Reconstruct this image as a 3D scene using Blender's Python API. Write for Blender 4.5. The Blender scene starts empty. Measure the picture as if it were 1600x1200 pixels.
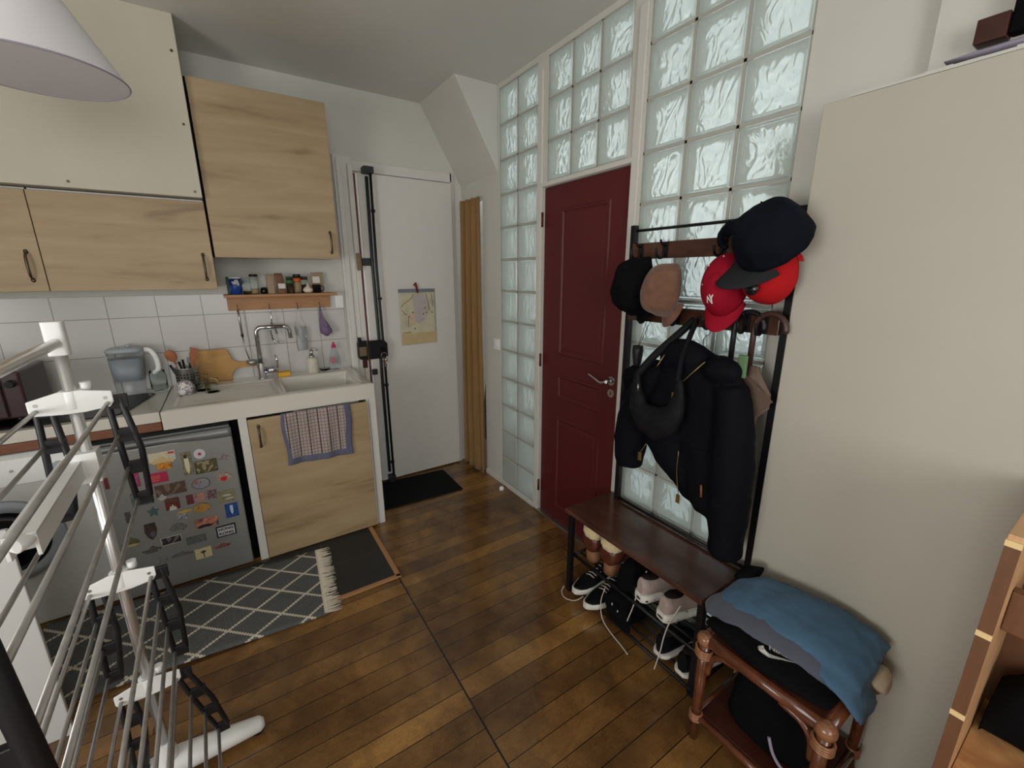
import bpy, bmesh, math, random
from mathutils import Vector, Matrix, noise
random.seed(7)
SC = bpy.context.scene
COL = SC.collection
PI = math.pi

# ---------------------------------------------------------------- colours and materials
def lin(h):
    if isinstance(h, str):
        h = h.lstrip('#'); c = [int(h[i:i+2], 16) / 255 for i in (0, 2, 4)]
    else:
        c = [v / 255 for v in h]
    return tuple((v / 12.92 if v <= .04045 else ((v + .055) / 1.055) ** 2.4) for v in c) + (1,)

class NT:
    def __init__(s, m):
        m.use_nodes = True; s.t = m.node_tree; s.n = s.t.nodes; s.l = s.t.links
        s.bsdf = s.n['Principled BSDF']; s.out = s.n['Material Output']
    def new(s, kind, **kw):
        n = s.n.new('ShaderNode' + kind)
        for k, v in kw.items():
            if k.startswith('i_'):
                n.inputs[k[2:].replace('_', ' ')].default_value = v
            else: setattr(n, k, v)
        return n
    def link(s, a, b): s.l.new(a, b)
    def coord(s, scale=(1, 1, 1), kind='Object', rot=(0, 0, 0), loc=(0, 0, 0)):
        c = s.new('TexCoord'); m = s.new('Mapping')
        m.inputs['Scale'].default_value = scale; m.inputs['Rotation'].default_value = rot; m.inputs['Location'].default_value = loc
        s.link(c.outputs[kind], m.inputs['Vector']); return m.outputs['Vector']
    def noise(s, vec, scale=5, detail=3, rough=.5, dist=0):
        n = s.new('TexNoise'); n.inputs['Scale'].default_value = scale; n.inputs['Detail'].default_value = detail
        n.inputs['Roughness'].default_value = rough; n.inputs['Distortion'].default_value = dist
        s.link(vec, n.inputs['Vector']); return n.outputs['Fac']
    def ramp(s, fac, stops):
        r = s.new('ValToRGB'); e = r.color_ramp.elements
        while len(e) < len(stops): e.new(.5)
        for el, (p, c) in zip(e, stops): el.position = p; el.color = c
        s.link(fac, r.inputs['Fac']); return r.outputs['Color']
    def mix(s, fac, a, b, mode='MIX'):
        m = s.new('Mix'); m.data_type = 'RGBA'; m.blend_type = mode
        for i, v in ((0, fac), (6, a), (7, b)):
            if hasattr(v, 'is_linked') or hasattr(v, 'links'): s.link(v, m.inputs[i])
            else: m.inputs[i].default_value = v
        return m.outputs[2]
    def math(s, op, a, b=0.0):
        m = s.new('Math'); m.operation = op
        for i, v in ((0, a), (1, b)):
            if hasattr(v, 'links'): s.link(v, m.inputs[i])
            else: m.inputs[i].default_value = v
        return m.outputs[0]
    def bump(s, h, strength=.2, dist=.01):
        b = s.new('Bump'); b.inputs['Strength'].default_value = strength; b.inputs['Distance'].default_value = dist
        s.link(h, b.inputs['Height']); s.link(b.outputs['Normal'], s.bsdf.inputs['Normal']); return b

def M(name, col, rough=.5, metal=0, var=0, vscale=12, bump=0, bscale=60, trans=0, ior=1.45, sheen=0, stretch=(1, 1, 1), coat=0, alpha=1, emit=0):
    m = bpy.data.materials.new(name); t = NT(m); b = t.bsdf
    c = lin(col) if not (isinstance(col, tuple) and len(col) == 4) else col
    b.inputs['Base Color'].default_value = c; b.inputs['Roughness'].default_value = rough
    b.inputs['Metallic'].default_value = metal; b.inputs['IOR'].default_value = ior
    b.inputs['Transmission Weight'].default_value = trans
    b.inputs['Coat Weight'].default_value = coat
    if name in DARK: b.inputs['Specular IOR Level'].default_value = .12
    if sheen: b.inputs['Sheen Weight'].default_value = sheen
    if alpha < 1: b.inputs['Alpha'].default_value = alpha
    v = t.coord(stretch)
    n = t.noise(v, vscale, 4, .55)
    if var:
        d = tuple(x * (1 - var) for x in c[:3]) + (1,); l = tuple(min(1, x * (1 + var)) for x in c[:3]) + (1,)
        t.link(t.ramp(n, [(.3, d), (.7, l)]), b.inputs['Base Color'])
    if bump:
        t.bump(t.noise(v, bscale, 4, .6), bump, .004)
    return m

MT = {}
DARK = ('black_cloth', 'navy_black_fabric', 'dark_navy_cotton', 'charcoal_nylon', 'charcoal_underbrim', 'black_doormat', 'dark_shoe_lining', 'black_mesh_shoe', 'black_shade_and_print', 'grey_cotton', 'dusty_blue_cotton', 'tan_suede', 'crimson_cotton', 'bright_red_cotton')
MT['wall'] = M('painted_wall', (205, 204, 197), .85, var=.03, vscale=3, bump=.15, bscale=40)
MT['ceiling'] = M('painted_ceiling', (216, 215, 209), .9, var=.03, vscale=2, bump=.2, bscale=9)
MT['soffit'] = M('cream_paint', (200, 194, 178), .8, var=.03, vscale=4, bump=.1, bscale=30)
MT['cream_board'] = M('cream_board', (188, 184, 172), .55, var=.03, vscale=2, bump=.05, bscale=80)
MT['white_gloss'] = M('white_gloss_paint', (214, 212, 206), .4, var=.02)
MT['white_plastic'] = M('white_plastic', (240, 241, 240), .35)
MT['white_enamel'] = M('white_enamel', (206, 206, 204), .35)
MT['ceramic'] = M('white_ceramic', (216, 212, 202), .14, coat=.3)
MT['chrome'] = M('chrome', (200, 200, 205), .12, 1)
MT['steel'] = M('brushed_steel', (190, 188, 184), .38, 1, var=.1, vscale=80)
MT['tube_metal'] = M('galvanised_tube', (226, 226, 226), .3, .85)
MT['rod_metal'] = M('dull_wire_rod', (176, 173, 170), .38, .7, var=.15, vscale=30)
MT['black_plastic'] = M('black_plastic', (22, 22, 26), .45)
MT['black_metal'] = M('black_powder_coat', (24, 24, 26), .4, .3)
MT['grey_metal'] = M('grey_painted_iron', (52, 56, 58), .45, .4)
MT['dark_handle'] = M('aged_iron_handle', (92, 80, 66), .35, .8)
MT['black_cloth'] = M('black_cloth', (11, 11, 13), .9, bump=.4, bscale=200)
MT['jacket_nylon'] = M('navy_black_fabric', (11, 12, 18), .75, bump=.5, bscale=60)
MT['gold'] = M('brass_zip', (190, 160, 90), .3, .9)
MT['red_door'] = M('red_door_paint', (88, 26, 30), .5, var=.06, vscale=3)
MT['fridge'] = M('silver_fridge_paint', (148, 148, 146), .38, .35, var=.03)
MT['fridge_trim'] = M('grey_fridge_trim', (128, 130, 130), .35, .3)
MT['gap'] = M('black_shade_and_print', (8, 8, 8), .9)  # flat black painted for shade in gaps and holes, also for lettering
MT['hob'] = M('black_hob_glass', (16, 16, 18), .15)
MT['brown_trim'] = M('brown_counter_trim', (122, 76, 52), .5, var=.1, vscale=20, stretch=(1, 8, 8))
MT['microwave'] = M('maroon_enamel', (62, 40, 44), .3)
MT['shelf_wood'] = M('pine_shelf', (176, 130, 88), .5, var=.12, vscale=8, stretch=(1.5, 14, 14))
MT['board_wood'] = M('bamboo_board', (192, 146, 84), .5, var=.12, vscale=6, stretch=(1.5, 10, 14))
MT['spoon_wood'] = M('brown_spoon_wood', (158, 96, 62), .5, var=.15, vscale=30)
MT['rack_wood'] = M('rustic_brown_board', (78, 50, 40), .2, var=.4, vscale=4.5, stretch=(3.5, 1.2, 3))
MT['rattan'] = M('varnished_rattan', (94, 52, 32), .22, var=.35, vscale=22, coat=.5)
MT['rattan_wrap'] = M('rattan_binding', (138, 92, 62), .28, var=.3, vscale=70, stretch=(1, 1, 4), coat=.4)
MT['rattan_seat'] = M('dark_woven_seat', (70, 36, 20), .5, var=.4, vscale=60)
MT['red_wood'] = M('dark_red_wood', (64, 32, 24), .35, var=.25, vscale=9)
MT['curtain'] = M('mustard_curtain', (138, 106, 62), .85, var=.1, vscale=5, stretch=(6, 6, 1), sheen=.2)
MT['doormat'] = M('black_doormat', (28, 29, 31), .95, var=.2, vscale=200, bump=.6, bscale=300)
MT['tan_cap'] = M('tan_suede', (116, 84, 68), .9, var=.2, vscale=25, sheen=.3)
MT['red_cap'] = M('crimson_cotton', (150, 20, 42), .8, var=.05, bump=.2, bscale=250)
MT['bright_red'] = M('bright_red_cotton', (176, 26, 32), .8)
MT['navy_cap'] = M('dark_navy_cotton', (16, 19, 28), .9, bump=.3, bscale=200)
MT['grey_brim'] = M('charcoal_underbrim', (40, 42, 44), .85)
MT['white_thread'] = M('white_embroidery', (225, 225, 222), .7)
MT['bag'] = M('charcoal_nylon', (24, 24, 26), .6, bump=.3, bscale=120)
MT['umb_tan'] = M('taupe_umbrella_cloth', (104, 86, 74), .7, var=.08)
MT['umb_handle'] = M('dark_wood_handle', (66, 44, 40), .35)
MT['shoe_white'] = M('white_rubber', (224, 222, 214), .5, var=.04)
MT['shoe_black'] = M('black_mesh_shoe', (18, 18, 22), .6, bump=.4, bscale=300)
MT['shoe_pink'] = M('pale_pink_grey_mesh', (176, 158, 150), .6, var=.08, vscale=60, bump=.3, bscale=250)
MT['shoe_lining'] = M('dark_shoe_lining', (40, 34, 32), .95)
MT['lace'] = M('cotton_lace', (205, 196, 188), .8)
MT['boot_leather'] = M('brown_boot_leather', (86, 44, 32), .3, var=.15, vscale=10)
MT['boot_heel'] = M('tan_stacked_heel', (132, 92, 62), .7, var=.1, vscale=30)
MT['fleece'] = M('cream_fleece', (216, 196, 150), 1, var=.12, vscale=90, bump=1, bscale=120, sheen=.5)
MT['blue_cloth'] = M('dusty_blue_cotton', (74, 104, 130), .9, var=.08, vscale=7, sheen=.1, bump=.25, bscale=160)
MT['grey_cloth'] = M('grey_cotton', (82, 86, 98), .9, var=.06, sheen=.2)
MT['beige_cloth'] = M('beige_cloth', (196, 180, 156), .9)
MT['glass_clear'] = M('clear_glass', (240, 246, 244), .03, trans=1, ior=1.12)
MT['plastic_clear'] = M('clear_plastic', (226, 230, 232), .08, trans=.95, ior=1.12)
MT['grey_plastic'] = M('pale_grey_plastic', (170, 178, 186), .35)
MT['lamp_shade'] = M('white_shade', (226, 224, 228), .8)
MT['foam'] = M('white_foam_filler', (222, 216, 205), .9, bump=.4, bscale=60)
MT['brass'] = M('worn_brass', (128, 110, 84), .45, .6)
MT['copper_key'] = M('coppery_key_metal', (170, 124, 96), .3, .9)
MT['garlic'] = M('garlic_skin', (224, 212, 192), .7, var=.08, vscale=30)
MT['net_purple'] = M('violet_net', (116, 98, 128), .7, var=.25, vscale=40)
MT['sponge'] = M('yellow_sponge', (222, 170, 60), .95, bump=.6, bscale=180)
MT['pink'] = M('pink_plastic', (205, 40, 110), .4)
MT['soap_label'] = M('rose_label', (190, 110, 120), .6)
MT['cloud_print'] = M('speckled_ceramic', (206, 202, 186), .4, var=.12, vscale=60)
MT['dark_filler'] = M('ground_spice', (86, 62, 40), .95, var=.3, vscale=120)
MT['pale_filler'] = M('pale_spice', (176, 150, 116), .95, var=.2, vscale=120)
MT['kraft'] = M('kraft_paper', (168, 148, 118), .85, var=.1, vscale=14)
MT['brown_pack'] = M('brown_packet', (118, 82, 58), .6, var=.2, vscale=20)
MT['label_white'] = M('white_label', (222, 216, 208), .6)
MT['label_orange'] = M('orange_band', (206, 92, 44), .5)
MT['label_green'] = M('green_band', (72, 116, 66), .5)
MT['dark_green'] = M('dark_green_pack', (28, 60, 44), .5)
MT['blue_tin'] = M('blue_tin', (34, 70, 150), .35)
MT['black_gloss'] = M('black_enamel', (20, 20, 24), .2)
MT['paper_yellow'] = M('pale_yellow_board', (216, 214, 170), .8)
MT['cream_wood'] = M('cream_joint_wood', (236, 206, 150), .5)
MT['side_brown'] = M('brown_edge_wood', (110, 74, 50), .5, var=.12, vscale=12, stretch=(8, 8, 1))
MT['side_pale'] = M('pale_side_wood', (212, 168, 124), .45, var=.12, vscale=8, stretch=(1, 8, 2))
MT['mauve_cloth'] = M('lilac_grey_cloth', (150, 144, 160), .9)
MT['red_clip'] = M('dark_red_plastic', (120, 22, 26), .4)
MT['grey_strip'] = M('grey_header_strip', (116, 124, 134), .7, var=.25, vscale=120)
MT['fringe'] = M('cream_wool_fringe', (214, 204, 186), .95)
MT['backdrop'] = M('pale_backdrop', (200, 204, 204), .9, var=.15, vscale=2)
MT['green_tag'] = M('pale_green_fabric', (96, 128, 90), .9)

def wood_light(name, seed, base=(176, 155, 120)):
    m = bpy.data.materials.new(name); t = NT(m)
    v = t.coord((1.1, 9, 9), loc=(seed, seed * 2.3, 0))
    n = t.noise(v, 1.3, 6, .6, .7)
    v2 = t.coord((2, 70, 70), loc=(seed, 0, 0)); n2 = t.noise(v2, 2.5, 3, .6)
    b = [x for x in base]
    c = t.ramp(n, [(.28, lin((b[0] - 44, b[1] - 44, b[2] - 40))), (.42, lin((b[0] - 10, b[1] - 12, b[2] - 12))), (.6, lin(base)), (.8, lin((min(255, b[0] + 10), min(255, b[1] + 8), b[2] + 8)))])
    c = t.mix(t.math('MULTIPLY', n2, .22), c, lin((b[0] - 50, b[1] - 52, b[2] - 50)))
    t.link(c, t.bsdf.inputs['Base Color']); t.bsdf.inputs['Roughness'].default_value = .5
    return m
MT['oak1'] = wood_light('pale_oak_laminate_a', 0.3)
MT['oak2'] = wood_light('pale_oak_laminate_b', 4.1)
MT['oak3'] = wood_light('pale_oak_laminate_c', 7.7)
MT['oak4'] = wood_light('pale_oak_laminate_d', 11.2)

def floor_mat():
    m = bpy.data.materials.new('varnished_floorboards'); t = NT(m)
    c = t.new('TexCoord'); sep = t.new('SeparateXYZ'); t.link(c.outputs['Object'], sep.inputs[0])
    x, y = sep.outputs[0], sep.outputs[1]
    left = t.math('LESS_THAN', x, .557)
    yy = t.math('ADD', y, t.math('MULTIPLY', left, .037))
    xx = t.math('ADD', x, t.math('MULTIPLY', left, .43))
    cmb = t.new('CombineXYZ'); t.link(xx, cmb.inputs[0]); t.link(yy, cmb.inputs[1])
    br = t.new('TexBrick'); t.link(cmb.outputs[0], br.inputs['Vector'])
    br.offset = .37; br.offset_frequency = 2; br.squash = 1
    for k, v in (('Scale', 1.0), ('Mortar Size', .0016), ('Mortar Smooth', .2), ('Brick Width', 2.3), ('Row Height', .0885), ('Bias', -.1)):
        br.inputs[k].default_value = v
    br.inputs['Color1'].default_value = (0, 0, 0, 1); br.inputs['Color2'].default_value = (1, 1, 1, 1); br.inputs['Mortar'].default_value = (.5, .5, .5, 1)
    # grain
    mp = t.new('Mapping'); mp.inputs['Scale'].default_value = (1.6, 11, 1); t.link(cmb.outputs[0], mp.inputs['Vector'])
    w = t.new('TexNoise'); w.inputs['Scale'].default_value = 2.6; w.inputs['Detail'].default_value = 6; w.inputs['Roughness'].default_value = 1.75
    w.noise_dimensions = '4D'
    sx = t.new('SeparateColor'); t.link(br.outputs['Color'], sx.inputs[0])
    t.link(t.math('MULTIPLY', sx.outputs[0], 9), w.inputs['W']); t.link(mp.outputs[0], w.inputs['Vector'])
    base = t.ramp(sx.outputs[0], [(0, lin((118, 90, 54))), (.5, lin((140, 108, 64))), (1, lin((165, 130, 79)))])
    grain = t.ramp(w.outputs['Fac'], [(.28, (.42, .36, .30, 1)), (.5, (1, .96, .92, 1)), (.72, (1.35, 1.28, 1.15, 1))])
    col = t.mix(1.0, base, grain, 'MULTIPLY')
    # worn dark patches
    big = t.noise(c.outputs['Object'], 2.1, 5, .6, .3)
    stain = t.ramp(big, [(.42, (1.08, 1.05, 1, 1)), (.62, (.50, .44, .42, 1))])
    col = t.mix(.9, col, stain, 'MULTIPLY')
    mid = t.ramp(t.noise(c.outputs['Object'], 5.5, 4, .6, .6), [(.4, (1.12, 1.08, 1.0, 1)), (.62, (.66, .60, .58, 1))]); col = t.mix(.8, col, mid, 'MULTIPLY')
    sp = t.ramp(t.noise(c.outputs['Object'], 13, 4, .7, 1.0), [(.62, (1, 1, 1, 1)), (.74, (.45, .4, .38, 1))])
    col = t.mix(.7, col, sp, 'MULTIPLY')
    mort = br.outputs['Fac']
    seam = t.math('LESS_THAN', t.math('ABSOLUTE', t.math('SUBTRACT', x, .557)), .0035)
    near = t.math('LESS_THAN', y, 1.96)
    dark = t.math('MAXIMUM', mort, t.math('MULTIPLY', seam, near))
    col = t.mix(dark, col, lin((20, 11, 6)))
    t.link(col, t.bsdf.inputs['Base Color'])
    rr = t.math('MULTIPLY_ADD', big, .25); t.n[-1].inputs[2].default_value = .10
    t.link(rr, t.bsdf.inputs['Roughness'])
    h = t.math('SUBTRACT', t.math('MULTIPLY', w.outputs['Fac'], .12), dark)
    t.bump(h, .18, .003); t.bsdf.inputs['Coat Weight'].default_value = .35; t.bsdf.inputs['Coat Roughness'].default_value = .12
    return m
MT['floor'] = floor_mat()

def tile_mat(name, tile, grout, w, h, plane, off, rough=.2, mort=.0022, var=.03):
    m = bpy.data.materials.new(name); t = NT(m)
    c = t.new('TexCoord'); sep = t.new('SeparateXYZ'); t.link(c.outputs['Object'], sep.inputs[0])
    cmb = t.new('CombineXYZ')
    t.link(t.math('SUBTRACT', sep.outputs[0], off[0]), cmb.inputs[0])
    t.link(t.math('SUBTRACT', sep.outputs[2 if plane == 'xz' else 1], off[1]), cmb.inputs[1])
    br = t.new('TexBrick'); t.link(cmb.outputs[0], br.inputs['Vector']); br.offset = 0; br.squash = 1
    for k, v in (('Scale', 1.0), ('Mortar Size', mort), ('Mortar Smooth', .3), ('Brick Width', w), ('Row Height', h), ('Bias', 0)):
        br.inputs[k].default_value = v
    a = lin(tile); b = tuple(x * (1 - var) for x in a[:3]) + (1,)
    br.inputs['Color1'].default_value = a; br.inputs['Color2'].default_value = b; br.inputs['Mortar'].default_value = lin(grout)
    t.link(br.outputs['Color'], t.bsdf.inputs['Base Color']); t.bsdf.inputs['Roughness'].default_value = rough
    t.bump(t.math('SUBTRACT', 1.0, br.outputs['Fac']), .5, .002)
    return m
MT['wall_tiles'] = tile_mat('white_wall_tiles', (205, 203, 200), (150, 146, 138), .208, .203, 'xz', (-.55, .928), .25)
MT['slate'] = tile_mat('black_slate_tiles', (40, 42, 44), (72, 70, 66), .30, .26, 'xy', (.257 - .6, 1.98), .5, .002, .12)

def rug_mat():
    m = bpy.data.materials.new('grey_lattice_weave'); t = NT(m)
    c = t.new('TexCoord'); sep = t.new('SeparateXYZ'); t.link(c.outputs['Object'], sep.inputs[0])
    wob = t.new('TexWave'); wob.wave_type = 'BANDS'; wob.bands_direction = 'X'; wob.inputs['Scale'].default_value = 28; wob.inputs['Distortion'].default_value = 0
    t.link(c.outputs['Object'], wob.inputs['Vector'])
    x = sep.outputs[0]; y = t.math('ADD', sep.outputs[1], t.math('MULTIPLY', t.math('SUBTRACT', wob.outputs['Fac'], .5), .006))
    P = .215; Q = .17
    u = t.math('ADD', t.math('DIVIDE', x, P), t.math('DIVIDE', y, Q)); v = t.math('SUBTRACT', t.math('DIVIDE', x, P), t.math('DIVIDE', y, Q))
    def line(s):
        f = t.math('FRACT', t.math('ADD', s, 100)); d = t.math('ABSOLUTE', t.math('SUBTRACT', f, .5)); return t.math('LESS_THAN', d, .042)
    l = t.math('MAXIMUM', line(u), line(v))
    n = t.noise(t.coord((1, 1, 1)), 160, 3, .6)
    g = t.ramp(n, [(.3, lin((72, 74, 76))), (.7, lin((98, 100, 100)))])
    col = t.mix(l, g, lin((206, 198, 180)))
    t.link(col, t.bsdf.inputs['Base Color']); t.bsdf.inputs['Roughness'].default_value = .95
    t.bump(t.math('ADD', n, t.math('MULTIPLY', l, .8)), .5, .004)
    return m
MT['rug'] = rug_mat()

def towel_mat(name, ground, linec, w, h, mort):
    m = bpy.data.materials.new(name); t = NT(m)
    c = t.new('TexCoord'); sep = t.new('SeparateXYZ'); t.link(c.outputs['Object'], sep.inputs[0])
    cmb = t.new('CombineXYZ'); t.link(sep.outputs[0], cmb.inputs[0]); t.link(sep.outputs[2], cmb.inputs[1])
    br = t.new('TexBrick'); t.link(cmb.outputs[0], br.inputs['Vector']); br.offset = 0; br.squash = 1
    for k, v in (('Scale', 1.0), ('Mortar Size', mort), ('Mortar Smooth', .1), ('Brick Width', w), ('Row Height', h), ('Bias', 0)):
        br.inputs[k].default_value = v
    a = lin(ground); br.inputs['Color1'].default_value = a; br.inputs['Color2'].default_value = tuple(x * .93 for x in a[:3]) + (1,); br.inputs['Mortar'].default_value = lin(linec)
    vs = t.math('FRACT', t.math('ADD', t.math('DIVIDE', sep.outputs[0], .052), 50)); band = t.math('LESS_THAN', vs, .10)
    col = t.mix(band, br.outputs['Color'], lin((56, 52, 60)))
    t.link(col, t.bsdf.inputs['Base Color']); t.bsdf.inputs['Roughness'].default_value = .95
    return m
MT['towel'] = towel_mat('checked_towel', (172, 158, 150), (118, 102, 104), .017, .019, .0017)
MT['towel_edge'] = M('blue_towel_border', (96, 98, 120), .95, var=.1, vscale=60)

def glass_block_mat():
    m = bpy.data.materials.new('wavy_block_glass'); t = NT(m)
    t.n.remove(t.bsdf)
    g = t.new('BsdfGlass'); g.inputs['Color'].default_value = (.975, .988, .98, 1); g.inputs['Roughness'].default_value = .04; g.inputs['IOR'].default_value = 1.5
    geo = t.new('NewGeometry'); oi = t.new('ObjectInfo')
    ad = t.new('VectorMath'); ad.operation = 'ADD'; t.link(geo.outputs['Position'], ad.inputs[0])
    sc = t.new('VectorMath'); sc.operation = 'MULTIPLY'; sc.inputs[1].default_value = (1, 1, .6); t.link(ad.outputs[0], sc.inputs[0])
    n = t.new('TexNoise'); n.inputs['Scale'].default_value = 17; n.inputs['Detail'].default_value = 1.5; n.inputs['Distortion'].default_value = 1.75
    t.link(sc.outputs[0], n.inputs['Vector'])
    b = t.new('Bump'); b.inputs['Strength'].default_value = .85; b.inputs['Distance'].default_value = .02; t.link(n.outputs['Fac'], b.inputs['Height'])
    t.link(b.outputs[0], g.inputs['Normal']); t.link(g.outputs[0], t.out.inputs['Surface'])
    return m
def glass_rim_mat():
    m = bpy.data.materials.new('green_rim_glass'); t = NT(m); t.n.remove(t.bsdf)
    g = t.new('BsdfGlass'); g.inputs['Color'].default_value = (.955, .985, .97, 1); g.inputs['Roughness'].default_value = .03; g.inputs['IOR'].default_value = 1.5
    tr = t.new('BsdfTranslucent'); tr.inputs['Color'].default_value = (.90, .97, .93, 1); df = t.new('BsdfDiffuse'); df.inputs['Color'].default_value = (.88, .95, .91, 1)
    m1 = t.new('MixShader'); m1.inputs[0].default_value = .6; t.link(tr.outputs[0], m1.inputs[1]); t.link(df.outputs[0], m1.inputs[2])
    m2 = t.new('MixShader'); m2.inputs[0].default_value = .58; t.link(g.outputs[0], m2.inputs[1]); t.link(m1.outputs[0], m2.inputs[2])
    t.link(m2.outputs[0], t.out.inputs['Surface']); return m
MT['block_glass'] = glass_block_mat(); MT['block_rim'] = glass_rim_mat()

def pattern(name, cols, scale=40, kind='noise', rough=.5):
    m = bpy.data.materials.new(name); t = NT(m); v = t.coord((1, 1, 1))
    if kind == 'vor':
        n = t.new('TexVoronoi'); n.inputs['Scale'].default_value = scale; t.link(v, n.inputs['Vector'])
        s = t.new('SeparateColor'); t.link(n.outputs['Color'], s.inputs[0]); f = s.outputs[0]
    else: f = t.noise(v, scale, 3, .6, .6)
    k = len(cols); lo, hi = (.32, .68) if kind != 'vor' else (.0, .9)
    r = t.ramp(f, [(lo + (hi - lo) * i / max(1, k - 1), lin(c)) for i, c in enumerate(cols)])
    if kind == 'vor': t.n[-1].color_ramp.interpolation = 'CONSTANT'
    t.link(r, t.bsdf.inputs['Base Color']); t.bsdf.inputs['Roughness'].default_value = rough
    return m

# ---------------------------------------------------------------- geometry
class MB:
    def __init__(s): s.v = []; s.f = []; s.mi = []; s.cur = 0; s.sm = []; s.smooth = False
    def add(s, vs, fs, smooth=None):
        o = len(s.v); s.v += [tuple(p) for p in vs]
        for f in fs:
            s.f.append(tuple(i + o for i in f)); s.mi.append(s.cur); s.sm.append(s.smooth if smooth is None else smooth)
        return s
    def box(s, x0, x1, y0, y1, z0, z1):
        if x0 > x1: x0, x1 = x1, x0
        if y0 > y1: y0, y1 = y1, y0
        if z0 > z1: z0, z1 = z1, z0
        vs = [(x, y, z) for z in (z0, z1) for y in (y0, y1) for x in (x0, x1)]
        return s.add(vs, [(0, 2, 3, 1), (4, 5, 7, 6), (0, 1, 5, 4), (2, 6, 7, 3), (0, 4, 6, 2), (1, 3, 7, 5)])
    def prism(s, pts, ax, a, b):
        """extrude polygon pts (2D) along axis ax from a to b"""
        def P(p, t): return {'x': (t, p[0], p[1]), 'y': (p[0], t, p[1]), 'z': (p[0], p[1], t)}[ax]
        n = len(pts); vs = [P(p, a) for p in pts] + [P(p, b) for p in pts]
        fs = [tuple(range(n))[::-1], tuple(range(n, 2 * n))] + [(i, (i + 1) % n, (i + 1) % n + n, i + n) for i in range(n)]
        return s.add(vs, fs)
    def rings(s, rings, cap=True, closed=False, smooth=True):
        n = len(rings[0]); vs = [p for r in rings for p in r]; fs = []
        R = len(rings)
        for i in range(R if closed else R - 1):
            for j in range(n):
                a = i * n + j; b = i * n + (j + 1) % n; c = ((i + 1) % R) * n + (j + 1) % n; d = ((i + 1) % R) * n + j
                fs.append((a, b, c, d))
        s.add(vs, fs, smooth)
        if cap and not closed:
            s.add(rings[0], [tuple(range(n))[::-1]], False); s.add(rings[-1], [tuple(range(n))], False)
        return s
    def tube(s, pts, r, n=10, closed=False, flat=1.0, cap=True):
        pts = [Vector(p) for p in pts]; N = len(pts)
        rs = r if isinstance(r, (list, tuple)) else [r] * N
        T = []
        for i in range(N):
            a = pts[(i - 1) % N] if (closed or i > 0) else pts[i]; b = pts[(i + 1) % N] if (closed or i < N - 1) else pts[i]
            T.append((b - a).normalized())
        up = Vector((0, 0, 1)) if abs(T[0].z) < .9 else Vector((0, 1, 0))
        X = T[0].cross(up).normalized(); rr = []
        for i in range(N):
            X = (X - T[i] * X.dot(T[i])); X = X.normalized() if X.length > 1e-6 else T[i].orthogonal().normalized()
            Y = T[i].cross(X)
            rr.append([pts[i] + (X * math.cos(2 * PI * k / n) + Y * math.sin(2 * PI * k / n) * flat) * rs[i] for k in range(n)])
        return s.rings(rr, cap, closed)
    def cyl(s, p0, p1, r, r1=None, n=24):
        return s.tube([p0, p1], [r, r if r1 is None else r1], n)
    def lathe(s, prof, c=(0, 0, 0), n=28, axis='z', sx=1, sy=1):
        rr = []
        for r, z in prof:
            ring = []
            for k in range(n):
                a = 2 * PI * k / n; u, v = math.cos(a) * r * sx, math.sin(a) * r * sy
                if axis == 'z': p = (c[0] + u, c[1] + v, c[2] + z)
                elif axis == 'y': p = (c[0] + u, c[1] + z, c[2] + v)
                else: p = (c[0] + z, c[1] + u, c[2] + v)
                ring.append(p)
            rr.append(ring)
        return s.rings(rr)
    def loft(s, secs, n=20, power=2.0):
        """secs: (center, halfU, halfV, U dir, V dir) superellipse sections"""
        rr = []
        for c, a, b, U, V in secs:
            c, U, V = Vector(c), Vector(U), Vector(V); ring = []
            for k in range(n):
                t = 2 * PI * k / n; ct, st = math.cos(t), math.sin(t); e = 2 / power
                ring.append(c + U * (a * math.copysign(abs(ct) ** e, ct)) + V * (b * math.copysign(abs(st) ** e, st)))
            rr.append(ring)
        return s.rings(rr)
    def ell(s, c, rx, ry, rz, n=20, m=12, R=None):
        rr = []
        for i in range(1, m):
            ph = PI * i / m; z = -math.cos(ph); r = math.sin(ph)
            ring = []
            for k in range(n):
                p = Vector((rx * r * math.cos(2 * PI * k / n), ry * r * math.sin(2 * PI * k / n), rz * z))
                if R: p = R @ p
                ring.append(Vector(c) + p)
            rr.append(ring)
        return s.rings(rr)
    def grid(s, fn, nu, nv, thick=None, smooth=True):
        """fn(u,v)->point, u,v in 0..1"""
        vs = [Vector(fn(i / nu, j / nv)) for i in range(nu + 1) for j in range(nv + 1)]
        fs = [(i * (nv + 1) + j, (i + 1) * (nv + 1) + j, (i + 1) * (nv + 1) + j + 1, i * (nv + 1) + j + 1) for i in range(nu) for j in range(nv)]
        return s.add(vs, fs, smooth)
    def xf(s, mat, start=0):
        for i in range(start, len(s.v)): s.v[i] = tuple(mat @ Vector(s.v[i]))
        return s

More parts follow.
